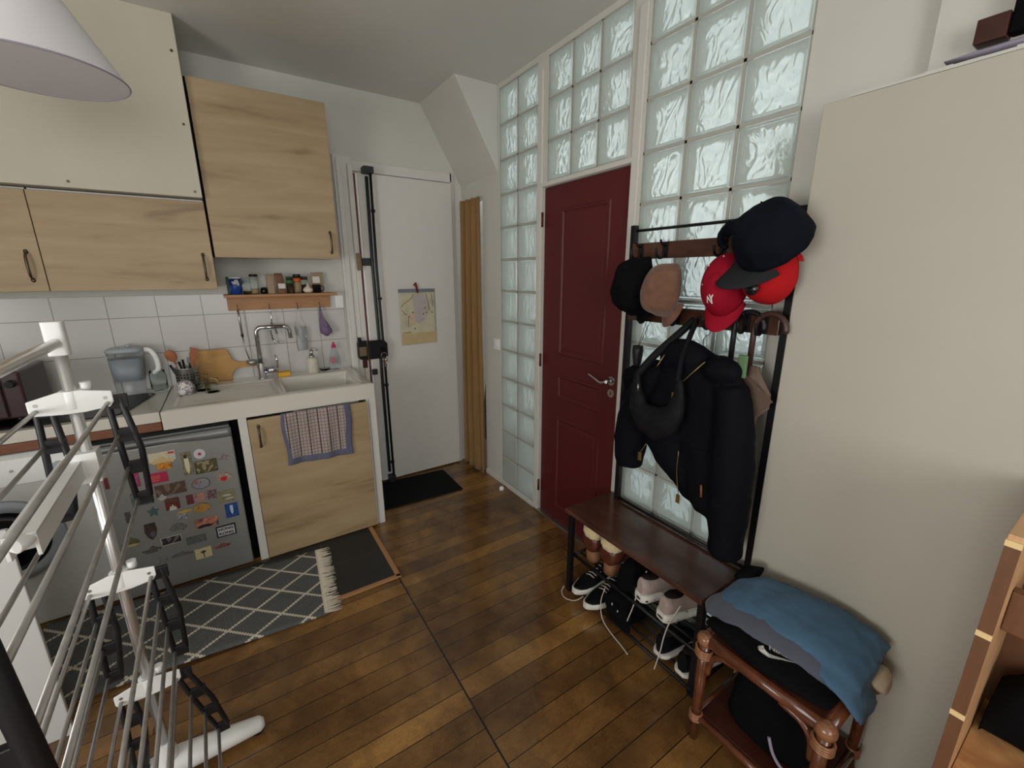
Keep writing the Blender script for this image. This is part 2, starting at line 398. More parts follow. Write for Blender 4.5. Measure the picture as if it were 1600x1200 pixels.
ORG = {}
def world_org(o): return ORG.get(o.name, Vector((0, 0, 0)))
def build(name, mb, mat, parent=None, local=False, bevel=0, seg=2, solid=0, sub=0, origin=None, smooth=None):
    me = bpy.data.meshes.new(name)
    vs = [Vector(v) for v in mb.v]
    if local: org = Vector((0, 0, 0))
    elif origin is not None: org = Vector(origin)
    else:
        lo = Vector([min(v[i] for v in vs) for i in range(3)]); hi = Vector([max(v[i] for v in vs) for i in range(3)])
        org = Vector(((lo.x + hi.x) / 2, (lo.y + hi.y) / 2, lo.z))
    me.from_pydata([v - org for v in vs], [], mb.f)
    mats = mat if isinstance(mat, (list, tuple)) else [mat]
    for m in mats: me.materials.append(MT[m] if isinstance(m, str) else m)
    for p, mi, sm in zip(me.polygons, mb.mi, mb.sm):
        p.material_index = mi; p.use_smooth = sm if smooth is None else smooth
    bm = bmesh.new(); bm.from_mesh(me); bmesh.ops.remove_doubles(bm, verts=bm.verts, dist=1e-6)
    bmesh.ops.recalc_face_normals(bm, faces=bm.faces); bm.to_mesh(me); bm.free(); me.update()
    o = bpy.data.objects.new(name, me); COL.objects.link(o)
    if parent is not None:
        o.parent = parent
        if not local: o.location = org - world_org(parent)
    else: o.location = org
    ORG[o.name] = org.copy() if not local else world_org(parent).copy() if parent else org
    if solid:
        md = o.modifiers.new('thickness', 'SOLIDIFY'); md.thickness = solid; md.offset = 0
    if bevel:
        md = o.modifiers.new('bevel', 'BEVEL'); md.width = bevel; md.segments = seg; md.limit_method = 'ANGLE'; md.angle_limit = math.radians(40)
        md.harden_normals = False
    if sub:
        md = o.modifiers.new('sub', 'SUBSURF'); md.levels = sub; md.render_levels = sub
    return o
def tag(o, label, cat, group=None):
    o['label'] = label; o['category'] = cat
    if group: o['group'] = group
    return o
def thing(name, label, cat, loc, group=None, rot=None):
    o = bpy.data.objects.new(name, None); COL.objects.link(o); o.location = loc; o.empty_display_size = .05
    if rot is not None: o.rotation_euler = rot
    ORG[o.name] = Vector(loc)
    return tag(o, label, cat, group)
def struct(name, mb, mat, parent=None, **k):
    o = build(name, mb, mat, parent, **k)
    if parent is None: o['kind'] = 'structure'
    return o
def text_mesh(txt, size, depth=.0006, bold=0.0):
    cu = bpy.data.curves.new('lettering', 'FONT'); cu.body = txt; cu.size = size; cu.extrude = depth; cu.align_x = 'CENTER'; cu.align_y = 'CENTER'; cu.offset = bold; cu.resolution_u = 3
    o = bpy.data.objects.new('lettering', cu); COL.objects.link(o)
    bpy.context.view_layer.update()
    me = bpy.data.meshes.new_from_object(o); bpy.data.objects.remove(o); bpy.data.curves.remove(cu)
    mb = MB(); mb.add([v.co.copy() for v in me.vertices], [tuple(p.vertices) for p in me.polygons], False)
    bpy.data.meshes.remove(me); return mb
def arc(c, r, a0, a1, n, plane='xz', z=0):
    out = []
    for i in range(n + 1):
        a = math.radians(a0 + (a1 - a0) * i / n); u, v = c[0] + r * math.cos(a), c[1] + r * math.sin(a)
        out.append({'xz': (u, z, v), 'xy': (u, v, z), 'yz': (z, u, v)}[plane])
    return out
def bez(pts, n=8):
    """catmull-rom through pts"""
    P = [Vector(p) for p in pts]; P = [P[0] * 2 - P[1]] + P + [P[-1] * 2 - P[-2]]; out = []
    for i in range(1, len(P) - 2):
        for k in range(n):
            t = k / n; a, b, c, d = P[i - 1:i + 3]
            out.append(.5 * ((2 * b) + (-a + c) * t + (2 * a - 5 * b + 4 * c - d) * t * t + (-a + 3 * b - 3 * c + d) * t ** 3))
    out.append(P[-2]); return out

# ---------------------------------------------------------------- camera
cam = bpy.data.cameras.new('camera'); co = bpy.data.objects.new('camera', cam); COL.objects.link(co)
cam.sensor_width = 36; cam.lens = 666 / 1600 * 36; cam.clip_start = .02
co.location = (0, 0, 1.56); co.rotation_euler = (PI / 2 - math.atan(171 / 666), math.radians(.1), -math.radians(33.2)); SC.camera = co
SC.view_settings.view_transform = 'Standard'; SC.view_settings.look = 'None'; SC.view_settings.gamma = 1; SC.view_settings.use_curve_mapping = False
SC.view_settings.exposure = -0.1

# ---------------------------------------------------------------- light
LX0 = -2.2
w = bpy.data.worlds.new('daylight'); SC.world = w; w.use_nodes = True
bg = w.node_tree.nodes['Background']; bg.inputs['Color'].default_value = (.86, .93, 1, 1); bg.inputs['Strength'].default_value = 1.1
_n = w.node_tree; _tc = _n.nodes.new('ShaderNodeTexCoord'); _sp = _n.nodes.new('ShaderNodeSeparateXYZ'); _rp = _n.nodes.new('ShaderNodeValToRGB'); _mr = _n.nodes.new('ShaderNodeMapRange')
_n.links.new(_tc.outputs['Generated'], _sp.inputs[0]); _n.links.new(_sp.outputs[2], _mr.inputs['Value']); _mr.inputs['From Min'].default_value = -1; _n.links.new(_mr.outputs[0], _rp.inputs[0])
_e = _rp.color_ramp.elements; _e[0].position = 0; _e[0].color = (1.5, 1.55, 1.6, 1); _e[1].position = 1; _e[1].color = (.8, .95, 1.1, 1)
for _p, _c in ((.47, (2.1, 2.2, 2.3, 1)), (.54, (2.3, 2.4, 2.5, 1)), (.68, (1.3, 1.4, 1.5, 1))):
    _x = _e.new(_p); _x.color = _c
_n.links.new(_rp.outputs[0], bg.inputs['Color'])
def area(name, loc, rot, sx, sy, power, col):
    l = bpy.data.lights.new(name, 'AREA'); l.shape = 'RECTANGLE'; l.size = sx; l.size_y = sy; l.energy = power; l.color = col
    o = bpy.data.objects.new(name, l); COL.objects.link(o); o.location = loc; o.rotation_euler = rot; return o
# daylight through the window of the wall behind the camera
area('window_daylight', (-.35, -2.15, 1.72), (math.radians(99), 0, 0), 1.6, 1.4, 34, (1, .975, .94))
area('side_fill_light', (LX0 + .06, .05, 1.5), (0, math.radians(-103), 0), 1.3, 1.5, 60, (1, .98, .95))  # added fill lamp at the windowless left wall, brightens partition and ceiling

# ---------------------------------------------------------------- setting
GX, KY, CZ = 1.58, 3.12, 2.70
LX, BY = -2.2, -2.3
mb = MB().box(LX, GX + .12, BY, KY + .3, -.08, 0); struct('floor', mb, 'floor', origin=(0, 0, 0))
mb = MB().box(LX - .1, GX + .12, BY - .1, KY + .2, CZ, CZ + .1); struct('ceiling', mb, 'ceiling', origin=(0, 0, CZ))
# kitchen wall with its upper band
mb = MB().box(LX, GX + .3, KY, KY + .12, 0, CZ); struct('wall_kitchen', mb, 'wall')
mb = MB().box(LX, .655, KY - .012, KY, .70, 1.45); struct('trim_1', mb, 'wall_tiles', origin=(0, KY, 0))
mb = MB().box(LX - .12, LX, BY, KY, 0, CZ); struct('wall_left', mb, 'wall')
# wall behind the camera with a window opening
mb = MB(); mb.box(LX, -1.15, BY - .12, BY, 0, CZ); mb.box(.45, GX + .6, BY - .12, BY, 0, CZ); mb.box(-1.15, .45, BY - .12, BY, 0, 1.0); mb.box(-1.15, .45, BY - .12, BY, 2.42, CZ)
struct('wall_back', mb, 'wall')
mb = MB()
for a in (-1.15, -.38, .42): mb.box(a, a + .035, BY - .09, BY - .04, 1.0, 2.42)
for a in (1.0, 2.385): mb.box(-1.15, .45, BY - .09, BY - .04, a, a + .035)
struct('window_4', mb, 'white_gloss')
# glass-brick wall plane x = 1.58 : plaster, posts and lintels around the openings
PITCH, Z0 = .2035, .027
ZT = Z0 + 13 * PITCH
TH = .10
mb = MB()
def gw(y0, y1, z0, z1, dx=0.0): mb.box(GX + dx, GX + TH, y0, y1, z0, z1)
gw(2.56, 2.79, 0, CZ); gw(2.79, KY, 2.09, CZ)                # beside and above the curtained niche
gw(2.09, 2.15, 0, ZT); gw(1.385, 1.44, 0, ZT)                # door posts
gw(1.44, 2.09, 2.035, Z0 + 10 * PITCH)                       # over the door
gw(1.385, 2.56, ZT, CZ); gw(.76, 1.385, ZT, CZ)
gw(2.15, 2.56, 0, Z0); gw(.76, 1.385, 0, Z0); gw(1.44, 1.475, Z0 + 10 * PITCH, ZT); gw(2.06, 2.09, Z0 + 10 * PITCH, ZT)
gw(BY, .76, 0, CZ)
struct('wall_right', mb, 'wall')
mb = MB().box(GX - .03, GX, BY, .46, 2.045, CZ); struct('trim_2', mb, 'wall')
# raised door casing and skirting strip
mb = MB(); mb.box(GX - .012, GX, 2.092, 2.135, 0, 2.62); mb.box(GX - .012, GX, 1.395, 1.438, 0, 2.62); mb.box(GX - .012, GX, 1.438, 2.092, 2.037, 2.06)
struct('trim_3', mb, 'white_gloss', bevel=.003)
mb = MB().box(GX - .012, GX, 2.135, 2.79, 0, .035); struct('baseboard_right', mb, 'white_gloss', bevel=.002)
# niche behind the curtain
mb = MB(); mb.box(GX + TH, GX + .6, 2.70, 2.79, 0, 2.2); mb.box(GX + .55, GX + .6, 2.79, KY, 0, 2.2); struct('wall_niche', mb, 'wall')
# sloping boxed soffit at the corner
mb = MB().prism([(1.283, CZ), (GX, CZ), (GX, 2.20)], 'y', 2.575, KY); struct('trim_4', mb, 'wall', bevel=.004)

# glass blocks
BL = .19
def block_mesh():
    """hollow pressed-glass block: outer shell with rounded rim, inner cavity"""
    b = MB(); h = BL / 2; D = .075
    def shell(hy, x0, x1, inset, mi, flip):
        prof = [(x0, hy - inset), (x0 + inset, hy), (x1 - inset, hy), (x1, hy - inset)]
        rr = []
        for x, q in prof:
            rr.append([(x, -q, -q), (x, q, -q), (x, q, q), (x, -q, q)])
        b.cur = mi[0]
        st = len(b.f); b.rings(rr, cap=False, smooth=False)
        b.cur = mi[1]
        b.add(rr[0], [(0, 3, 2, 1)], False); b.add(rr[-1], [(0, 1, 2, 3)], False)
        if flip:
            for i in range(st, len(b.f)): b.f[i] = b.f[i][::-1]
    shell(h, 0, D, .006, (1, 1), False)
    shell(h - .012, .010, D - .010, .004, (1, 0), True)
    return b
def make_block():
    b = block_mesh(); me = bpy.data.meshes.new('glass_block'); me.from_pydata(b.v, [], b.f)
    me.materials.append(MT['block_glass']); me.materials.append(MT['block_rim'])
    for p, mi in zip(me.polygons, b.mi): p.material_index = mi
    bm = bmesh.new(); bm.from_mesh(me); bmesh.ops.remove_doubles(bm, verts=bm.verts, dist=1e-6)
    # orient each shell outward / inward
    bm.normal_update(); bm.faces.ensure_lookup_table()
    seen = set()
    for f in bm.faces:
        if f.index in seen: continue
        isl = [f]; seen.add(f.index); st = [f]
        while st:
            g = st.pop()
            for e in g.edges:
                for k in e.link_faces:
                    if k.index not in seen: seen.add(k.index); isl.append(k); st.append(k)
        bmesh.ops.recalc_face_normals(bm, faces=isl)
        ctr = Vector((.0375, 0, 0)); ext = max(abs(v.co.y) for q in isl for v in q.verts)
        s = sum((q.calc_center_median() - ctr).dot(q.normal) for q in isl)
        want = 1 if ext > h_cut else -1
        if s * want < 0: bmesh.ops.reverse_faces(bm, faces=isl)
    bm.to_mesh(me); bm.free(); return me
h_cut = BL / 2 - .005
BLOCK_ME = make_block()
def glass_window(name, y_hi, y_lo, rows, ncol):
    """mortar grid with blocks; columns counted from y_hi down"""
    cw = (y_hi - y_lo) / ncol; g = MB(); zb = Z0 + rows[0] * PITCH; zt = Z0 + (rows[-1] + 1) * PITCH
    m = .0055
    for i in range(ncol + 1):
        y = y_hi - i * cw; g.box(GX + .004, GX + .078, max(y - m, y_lo), min(y + m, y_hi), zb, zt)
    for r in list(rows) + [rows[-1] + 1]:
        z = Z0 + r * PITCH; g.box(GX + .004, GX + .078, y_lo, y_hi, max(z - m, zb), min(z + m, zt))
    root = struct(name, g, 'mortar', origin=(GX, (y_hi + y_lo) / 2, zb))
    for r in rows:
        for i in range(ncol):
            o = bpy.data.objects.new('glass_block', BLOCK_ME); COL.objects.link(o); o.parent = root
            o.location = Vector((GX + .001, y_hi - (i + .5) * cw, Z0 + (r + .5) * PITCH)) - world_org(root)
            o.scale = (1, (cw - 2 * m + .001) / BL, (PITCH - 2 * m + .001) / BL)
    return root
MT['mortar'] = M('grey_white_mortar', (176, 174, 166), .85)
glass_window('window_1', 2.56, 2.15, range(13), 2)
glass_window('window_2', 2.06, 1.475, range(10, 13), 3)
glass_window('window_3', 1.385, .76, range(13), 3)

# red panelled door
mb = MB().box(GX + .012, GX + .05, 1.446, 2.086, .012, 2.032); D = struct('door_1', mb, 'red_door', bevel=.003)
def panel(y0, y1, z0, z1, arch=False):
    g = MB(); x = GX + .012
    for k, (a, d) in enumerate(((0, .0), (.012, .007), (.03, .002))): pass
    def ring(a, d): return [(x - d, y0 + a, z0 + a), (x - d, y1 - a, z0 + a), (x - d, y1 - a, z1 - a), (x - d, y0 + a, z1 - a)]
    g.rings([ring(0, -.002), ring(.006, .006), ring(.016, .007), ring(.026, -.001), ring(.042, .0015)], cap=False, smooth=False)
    g.add(ring(.042, .0015), [(0, 1, 2, 3)])
    return g
for z0, z1 in ((1.10, 1.91), (.83, .985), (.10, .72)):
    build('door_panel', panel(1.565, 1.935, z0, z1), 'red_door', D)
hd = MB(); X0 = GX + .012
hd.cyl((X0, 1.497, 1.03), (X0 - .008, 1.497, 1.03), .024); hd.cyl((X0, 1.497, 1.03), (X0 - .045, 1.497, 1.03), .009)
hd.tube(bez([(X0 - .045, 1.497, 1.03), (X0 - .048, 1.53, 1.02), (X0 - .05, 1.57, 1.034), (X0 - .05, 1.622, 1.052)]), [.009] * 8 + [.008] * 8 + [.006] * 8 + [.004], 10)
build('door_handle', hd, 'chrome', D)
kh = MB(); kh.cyl((X0, 1.497, .965), (X0 - .006, 1.497, .965), .022); kh.cur = 1; kh.box(X0 - .0065, X0 - .003, 1.4945, 1.4995, .955, .972)
build('keyhole_plate', kh, ['chrome', 'gap'], D)
for z in (1.865, 1.045, .19):
    h = MB(); h.cyl((GX - .002, 2.093, z - .04), (GX - .002, 2.093, z + .04), .008); build('hinge', h, 'red_door', D)
mb = MB().box(GX - .02, GX + .06, 1.40, 2.12, 0, .012); struct('trim_5', mb, 'steel', bevel=.002)

# white flush door on the kitchen wall
mb = MB().box(.812, 1.478, KY - .045, KY - .002, .012, 2.205); D2 = struct('door_2', mb, 'white_gloss', bevel=.002)
mb = MB(); mb.box(.67, .785, KY - .03, KY, 0, 2.30); mb.box(.685, .715, KY - .045, KY, 0, 2.28); mb.box(.785, 1.50, KY - .02, KY, 2.215, 2.28); mb.box(1.482, 1.51, KY - .02, KY, 0, 2.28); mb.box(.75, .782, KY - .06, KY, 0, 2.25)
struct('trim_6', mb, 'white_gloss', bevel=.004)
mb = MB().box(.787, .797, KY - .03, KY - .006, .1, 2.2); build('hinge_strip', mb, 'red_clip', D2)
mb = MB().box(.799, .811, KY - .042, KY - .004, .02, 2.2); build('edge_strip', mb, 'white_plastic', D2)
for z in (1.64, 1.97 - .95, .50): build('hinge', MB().box(.752, .785, KY - .078, KY - .062, z - .05, z + .06), 'brass', D2, bevel=.004)

# skirting, threshold strips, tiles
mb = MB().box(-2.2, .545, 1.975, KY - .62, .0005, .006); struct('floor_1', mb, 'slate', origin=(0, 0, 0))
mb = MB(); mb.box(.545, .57, 1.955, 2.50, .0005, .009); mb.box(-2.2, .57, 1.95, 1.975, .0005, .009); struct('trim_7', mb, 'shelf_wood', bevel=.002)

# kitchen boxed-in hood / soffit above the low cabinets
mb = MB(); mb.box(LX, -.037, 2.735, KY, 1.93, CZ); s5 = struct('trim_8', mb, 'soffit', bevel=.003)
mb = MB()
for x, z in ((-.05, 2.55), (-.052, 2.25), (-.053, 1.955), (-.50, 1.955)): mb.cyl((x - .01, 2.7355, z), (x - .01, 2.733, z), .006, n=10)
build('screw_hole', mb, 'dark_handle', s5)
# pale blocks added outside to give contrast seen through the glass bricks
mb = MB(); mb.box(4.2, 4.4, -4, 8, -.5, .9); mb.box(4.2, 4.4, -1.2, .2, .9, 2.2); mb.box(4.2, 4.4, 3.6, 4.6, .9, 2.0); f = struct('outside_backdrop', mb, 'backdrop')
# ================================================================ KITCHEN
def bow_handle(parent, x, y, z, h=.11, mat='dark_handle'):
    g = MB(); g.tube(bez([(x, y, z - h / 2), (x, y - .02, z - h * .36), (x, y - .026, z), (x, y - .02, z + h * .36), (x, y, z + h / 2)], 5), [.004] * 5 + [.005] * 5 + [.0055] * 5 + [.005] * 5 + [.004], 8)
    g.ell((x, y - .002, z - h / 2), .008, .004, .011, 10, 6); g.ell((x, y - .002, z + h / 2), .008, .004, .011, 10, 6)
    return build('handle', g, mat, parent)
KF = KY - .001
# tall wall cabinet
t = thing('wall_cabinet', 'tall pale oak wall cabinet above the spice shelf', 'cabinet', (.28, KY - .18, 1.652), 'pale oak kitchen cabinets')
build('body', MB().box(-.022, .585, 2.795, KF, 1.655, 2.468), 'white_enamel', t, bevel=.001)
d = build('door', MB().box(-.026, .588, 2.772, 2.792, 1.65, 2.472), 'oak1', t, bevel=.0015, origin=(.3, 2.78, 1.65)); bow_handle(d, .548, 2.772, 1.742)
# low cabinets under the boxed soffit
for x0, x1, hx, mt, lb in ((-.661, -.037, -.077, 'oak2', 'wide low pale oak wall cabinet left of the tall one, handle at its right end'), (-1.28, -.664, -.706, 'oak3', 'low pale oak wall cabinet cut by the left picture edge')):
    t = thing('wall_cabinet', lb, 'cabinet', ((x0 + x1) / 2, KY - .18, 1.49), 'pale oak kitchen cabinets')
    build('body', MB().box(x0 + .002, x1 - .002, 2.795, KF, 1.494, 1.925), 'white_enamel', t, bevel=.001)
    d = build('door', MB().box(x0, x1, 2.772, 2.792, 1.49, 1.915), mt, t, bevel=.0015, origin=((x0 + x1) / 2, 2.78, 1.49)); bow_handle(d, hx, 2.772, 1.60, .12)
# thin black strip painting the shade in the gap between soffit and tall cabinet
struct('gap_shade_strip', MB().box(-.036, -.028, 2.78, KF, 1.66, 2.47), 'gap')

# ceramic sink
def sink_fn():
    x0, x1, y0, y1, zt = -.343, .657, 2.516, 3.105, .935
    def sm(a, b, t): t = max(0, min(1, (t - a) / (b - a))); return t * t * (3 - 2 * t)
    def z(x, y):
        h = 0
        # basin
        d = min(x - .20, .60 - x, y - 2.575, 2.96 - y)
        h -= .17 * sm(0, .03, d)
        # drainer
        d2 = min(x + .30, .165 - x, y - 2.565, 2.97 - y)
        if d2 > 0:
            h -= .009 * sm(0, .012, d2)
            if d2 > .02: h += .0028 * (1 if math.sin((y - 2.56) * 2 * PI / .026) > 0 else -1) * sm(.02, .03, d2)
        e = min(x - x0, x1 - x, y - y0, 9)
        h -= .006 * (1 - sm(0, .010, e))
        return zt + h
    nx, ny = 150, 110
    g = MB(); g.grid(lambda u, v: (x0 + (x1 - x0) * u, y0 + (y1 - y0) * v, z(x0 + (x1 - x0) * u, y0 + (y1 - y0) * v)), nx, ny)
    zb = .842; ze = zt - .006
    g.add([(x0, y0, ze), (x1, y0, ze), (x1, y0, zb), (x0, y0, zb)], [(0, 1, 2, 3)], False)
    g.add([(x0, y0, ze), (x0, y1, ze), (x0, y1, zb), (x0, y0, zb)], [(0, 1, 2, 3)], False)
    g.add([(x1, y0, ze), (x1, y1, ze), (x1, y1, zb), (x1, y0, zb)], [(0, 1, 2, 3)], False)
    g.add([(x0, y0, zb), (x1, y0, zb), (x1, y0 + .03, zb), (x0, y0 + .03, zb)], [(0, 1, 2, 3)], False)
    return g
t = thing('kitchen_sink', 'white ceramic kitchen sink with a ribbed drainer on its left', 'sink', (.157, 2.81, .842))
build('basin', sink_fn(), 'ceramic', t)
g = MB(); g.cyl((.40, 2.77, .765), (.40, 2.77, .769), .035); g.cyl((.40, 2.77, .769), (.40, 2.77, .771), .022); build('drain', g, 'chrome', t)
g = MB(); g.cyl((.205, 2.573, .9362), (.205, 2.573, .9372), .004, n=10); build('overflow_dot', g, 'gap', t)

# tap
t = thing('kitchen_tap', 'tall square-necked chrome kitchen tap', 'tap', (.115, 3.02, .935))
g = MB(); g.lathe([(.026, 0), (.026, .006), (.022, .008), (.022, .095), (.019, .10)], (.115, 3.02, .934)); build('base', g, 'chrome', t)
g = MB(); g.tube([(.115, 3.02, 1.03)] + arc((.145, 1.22), .03, 180, 90, 6, 'xz', 3.02) + [(.26, 3.015, 1.25)] + [(p[0], 3.012, p[2]) for p in arc((.262, 1.215), .035, 90, 0, 6, 'xz', 0)] + [(.297, 3.01, 1.175)], .0125, 14); build('spout', g, 'chrome', t)
g = MB(); g.cyl((.13, 3.015, .985), (.205, 3.0, .985), .020, .020); g.tube([(.2, 3.0, .99), (.205, 2.995, 1.04), (.195, 2.99, 1.08)], [.006, .006, .004], 10); build('lever', g, 'chrome', t)

# worktop to the left
t = thing('worktop', 'white worktop with brown front edge left of the sink', 'worktop', (-1.2, 2.81, .842))
build('slab', MB().box(LX + .005, -.347, 2.518, 3.105, .884, .933), 'ceramic', t, bevel=.003, origin=(-1.2, 2.8, .884))
build('edge_strip', MB().box(LX + .005, -.347, 2.512, 2.532, .845, .883), 'brown_trim', t, bevel=.002)
g = MB().prism([(-1.3, 2.56), (-.50, 2.56), (-.47, 2.60), (-.40, 2.93), (-.42, 2.96), (-1.3, 2.96)], 'z', .9335, .939)
tag(build('hob', g, 'hob', bevel=.002), 'black glass hob set on the white worktop', 'hob')
# microwave / mini oven on the left
t = thing('mini_oven', 'dark maroon mini oven standing on the hob at the left edge', 'oven', (-1.02, 2.80, .94))
build('casing', MB().box(-1.25, -.80, 2.66, 2.98, .955, 1.16), 'microwave', t, bevel=.008)
build('front_door', MB().box(-1.24, -.86, 2.645, 2.66, .965, 1.14), 'microwave', t, bevel=.004)
build('knob', MB().cyl((-.83, 2.66, 1.11), (-.83, 2.63, 1.11), .017, .014), 'black_gloss', t)
g = MB(); g.tube([(-1.2, 2.645, 1.125), (-1.2, 2.615, 1.125), (-.89, 2.615, 1.125), (-.89, 2.645, 1.125)], .006, 8); build('handle', g, 'steel', t)
for x in (-1.21, -.84):
    for y in (2.69, 2.95): build('foot', MB().cyl((x, y, .9395), (x, y, .956), .012, n=10), 'black_plastic', t)

# washing machine
t = thing('washing_machine', 'white front-loading washing machine under the worktop', 'washing machine', (-.94, 2.82, 0))
build('casing', MB().box(-1.235, -.645, 2.53, 3.09, .015, .835), 'white_enamel', t, bevel=.008)
build('control_panel', MB().box(-1.23, -.65, 2.522, 2.532, .70, .815), 'white_plastic', t, bevel=.003)
g = MB(); g.lathe([(.19, 0), (.185, -.02), (.15, -.026), (.145, -.015)], (-.94, 2.53, .45), 40, 'y'); pt = build('door_ring', g, 'grey_plastic', t)
g = MB(); g.lathe([(.145, -.014), (.11, -.028), (.06, -.036), (.001, -.038)], (-.94, 2.53, .45), 40, 'y'); build('door_glass', g, 'black_gloss', pt)
build('knob', MB().cyl((-.72, 2.522, .758), (-.72, 2.50, .758), .02), 'grey_plastic', t)
for k, x in enumerate((-.82, -.86, -.90)): build('button', MB().cyl((x, 2.522, .765), (x, 2.517, .765), .006, n=10), 'grey_plastic', t)

# refrigerator
t = thing('refrigerator', 'silver under-counter refrigerator covered with souvenir magnets', 'refrigerator', (-.35, 2.8, 0))
build('body', MB().box(-.622, -.085, 2.545, 3.05, .01, .812), 'fridge_trim', t, bevel=.004)
build('door', MB().box(-.625, -.080, 2.512, 2.542, .012, .775), 'fridge', t, bevel=.006)
g = MB()
def wave(u, v):
    x = -.625 + .545 * u; b = .775 + .012 * math.sin(u * PI * 1.6) * (1 if u < .62 else 1)
    return (x, 2.514 - .012 * math.sin(PI * v), b - .004 + (.812 - b) * v)
g.grid(wave, 30, 8); build('top_trim', g, 'fridge_trim', t, solid=.004)
struct('fridge_back_shade', MB().box(-.64, -.045, 3.06, 3.1, 0, .84), 'gap')  # black sheet standing in for the shade behind the fridge
struct('fridge_gap_shade', MB().box(-.075, -.046, 2.56, 3.1, 0, .84), 'gap')  # black sheet in place of the shade between fridge and side panel

# under-sink cupboard
t = thing('sink_cupboard', 'white cupboard frame with pale oak door under the sink', 'cabinet', (.30, 2.8, 0))
build('side_panel', MB().box(-.045, -.006, 2.52, 3.1, 0, .841), 'white_gloss', t, bevel=.002)
build('side_panel', MB().box(.622, .66, 2.52, 3.1, 0, .841), 'white_gloss', t, bevel=.002)
d = build('door', MB().box(-.004, .606, 2.498, 2.518, .012, .83), 'oak4', t, bevel=.003, origin=(.3, 2.5, .012)); bow_handle(d, .040, 2.498, .735, .11)
# black recess board behind the door bottom
build('plinth', MB().box(.06, .615, 2.56, 2.57, 0, .06), 'gap', t)
build('filler', MB().box(.607, .621, 2.53, 2.545, 0, .84), 'white_gloss', t)

# towel on the cupboard door
def towel(u, v):
    x = .150 + .352 * u; z = .842 - .295 * v - .012 * u * v
    y = 2.483 - .006 * math.sin(u * 11 + v * 2) * (.3 + v) - .004 * math.sin(u * 23)
    if v < .05: y = 2.486
    return (x + .006 * math.sin(v * 6) * (1 if u > .5 else -1), y - .002, z)
g = MB(); g.grid(towel, 40, 40)
nv = 40
for i, f in enumerate(g.f):
    a, b = i // nv, i % nv
    if b >= 35 or a < 2 or a >= 36: g.mi[i] = 1
o = build('dish_towel', g, ['towel', 'towel_edge'], solid=.003); tag(o, 'checked beige dish towel with blue border hung over the oak door', 'towel')
g = MB(); pass

# drainer and splashback things
t = thing('chopping_board', 'paddle-shaped bamboo chopping board leaning on the tiles', 'chopping board', (-.10, 3.07, .935))
pts = [(-.225, .937), (-.05, .937), (-.04, .95), (-.035, .98), (-.01, 1.005), (.085, 1.005), (.095, 1.012), (.096, 1.034), (.088, 1.042), (-.005, 1.042), (-.03, 1.065), (-.05, 1.12), (-.06, 1.128), (-.225, 1.128), (-.235, 1.118), (-.235, .947)]
g = MB().prism(pts, 'y', 3.078, 3.094); o = build('board', g, 'board_wood', t, bevel=.003)
# utensil pot
t = thing('utensil_pot', 'perforated steel utensil pot on the drainer', 'pot', (-.25, 2.97, .93))
g = MB(); g.lathe([(.001, .0), (.052, .0), (.054, .004), (.056, .125), (.058, .128), (.054, .126), (.052, .006)], (-.25, 2.97, .931), 32); build('pot', g, 'steel', t)
g = MB()
for a in range(-150, -20, 16):
    for r in range(5):
        z = .96 + r * .016; ca, sa = math.cos(math.radians(a)), math.sin(math.radians(a))
        g.cyl((-.25 + ca * .0545, 2.97 + sa * .0545, z), (-.25 + ca * .0575, 2.97 + sa * .0575, z), .0035, n=8)
build('perforation', g, 'gap', t)
def utensil(name, label, cat, p0, p1, kind, mat):
    g = MB(); p0, p1 = Vector(p0), Vector(p1); d = (p1 - p0).normalized(); g.tube([p0, p1], [.005, .006], 8)
    s = d.cross(Vector((0, -1, 0))).normalized(); N = Vector((0, -1, 0))
    if kind == 'spoon':
        e = p1 + d * .03; R = Matrix((s, N, d)).transposed(); g.ell(e, .026, .007, .036, 16, 10, R)
    elif kind == 'spatula':
        st = len(g.v); q = [p1 - s * .012, p1 + s * .012, p1 + d * .07 + s * .026, p1 + d * .08 - s * .016]
        g.add([a + N * .004 for a in q] + [a - N * .004 for a in q], [(0, 1, 2, 3), (7, 6, 5, 4), (0, 4, 5, 1), (1, 5, 6, 2), (2, 6, 7, 3), (3, 7, 4, 0)], False)
    elif kind == 'fork':
        for k in (-1, 0, 1): g.tube([p1, p1 + d * .02 + s * .007 * k, p1 + d * .05 + s * .007 * k], .0016, 6)
    return tag(build(name, g, mat), label, cat, 'utensils standing in the steel pot')
utensil('wooden_spoon', 'brown wooden spoon leaning left in the steel pot', 'spoon', (-.245, 2.965, .95), (-.296, 2.945, 1.105), 'spoon', 'spoon_wood')
utensil('wooden_spatula', 'brown wooden spatula upright in the steel pot', 'spatula', (-.235, 2.975, .95), (-.212, 2.96, 1.09), 'spatula', 'spoon_wood')
utensil('kitchen_tongs', 'silver tongs leaning left in the steel pot', 'tongs', (-.26, 2.95, .95), (-.284, 2.93, 1.09), 'plain', 'chrome')
utensil('black_spatula', 'short black-handled utensil at the middle of the steel pot', 'utensil', (-.252, 2.985, .95), (-.262, 2.985, 1.10), 'plain', 'black_plastic')
utensil('serving_fork', 'black fork standing behind the wooden spatula', 'fork', (-.24, 2.995, .95), (-.235, 3.0, 1.06), 'fork', 'black_plastic')
utensil('black_ladle_handle', 'black utensil handle beside the wooden spoon', 'utensil', (-.262, 2.955, .95), (-.275, 2.95, 1.095), 'plain', 'black_plastic')
utensil('kitchen_knife', 'black-handled knife at the far left of the steel pot', 'knife', (-.275, 2.965, .95), (-.318, 2.96, 1.08), 'plain', 'black_plastic')

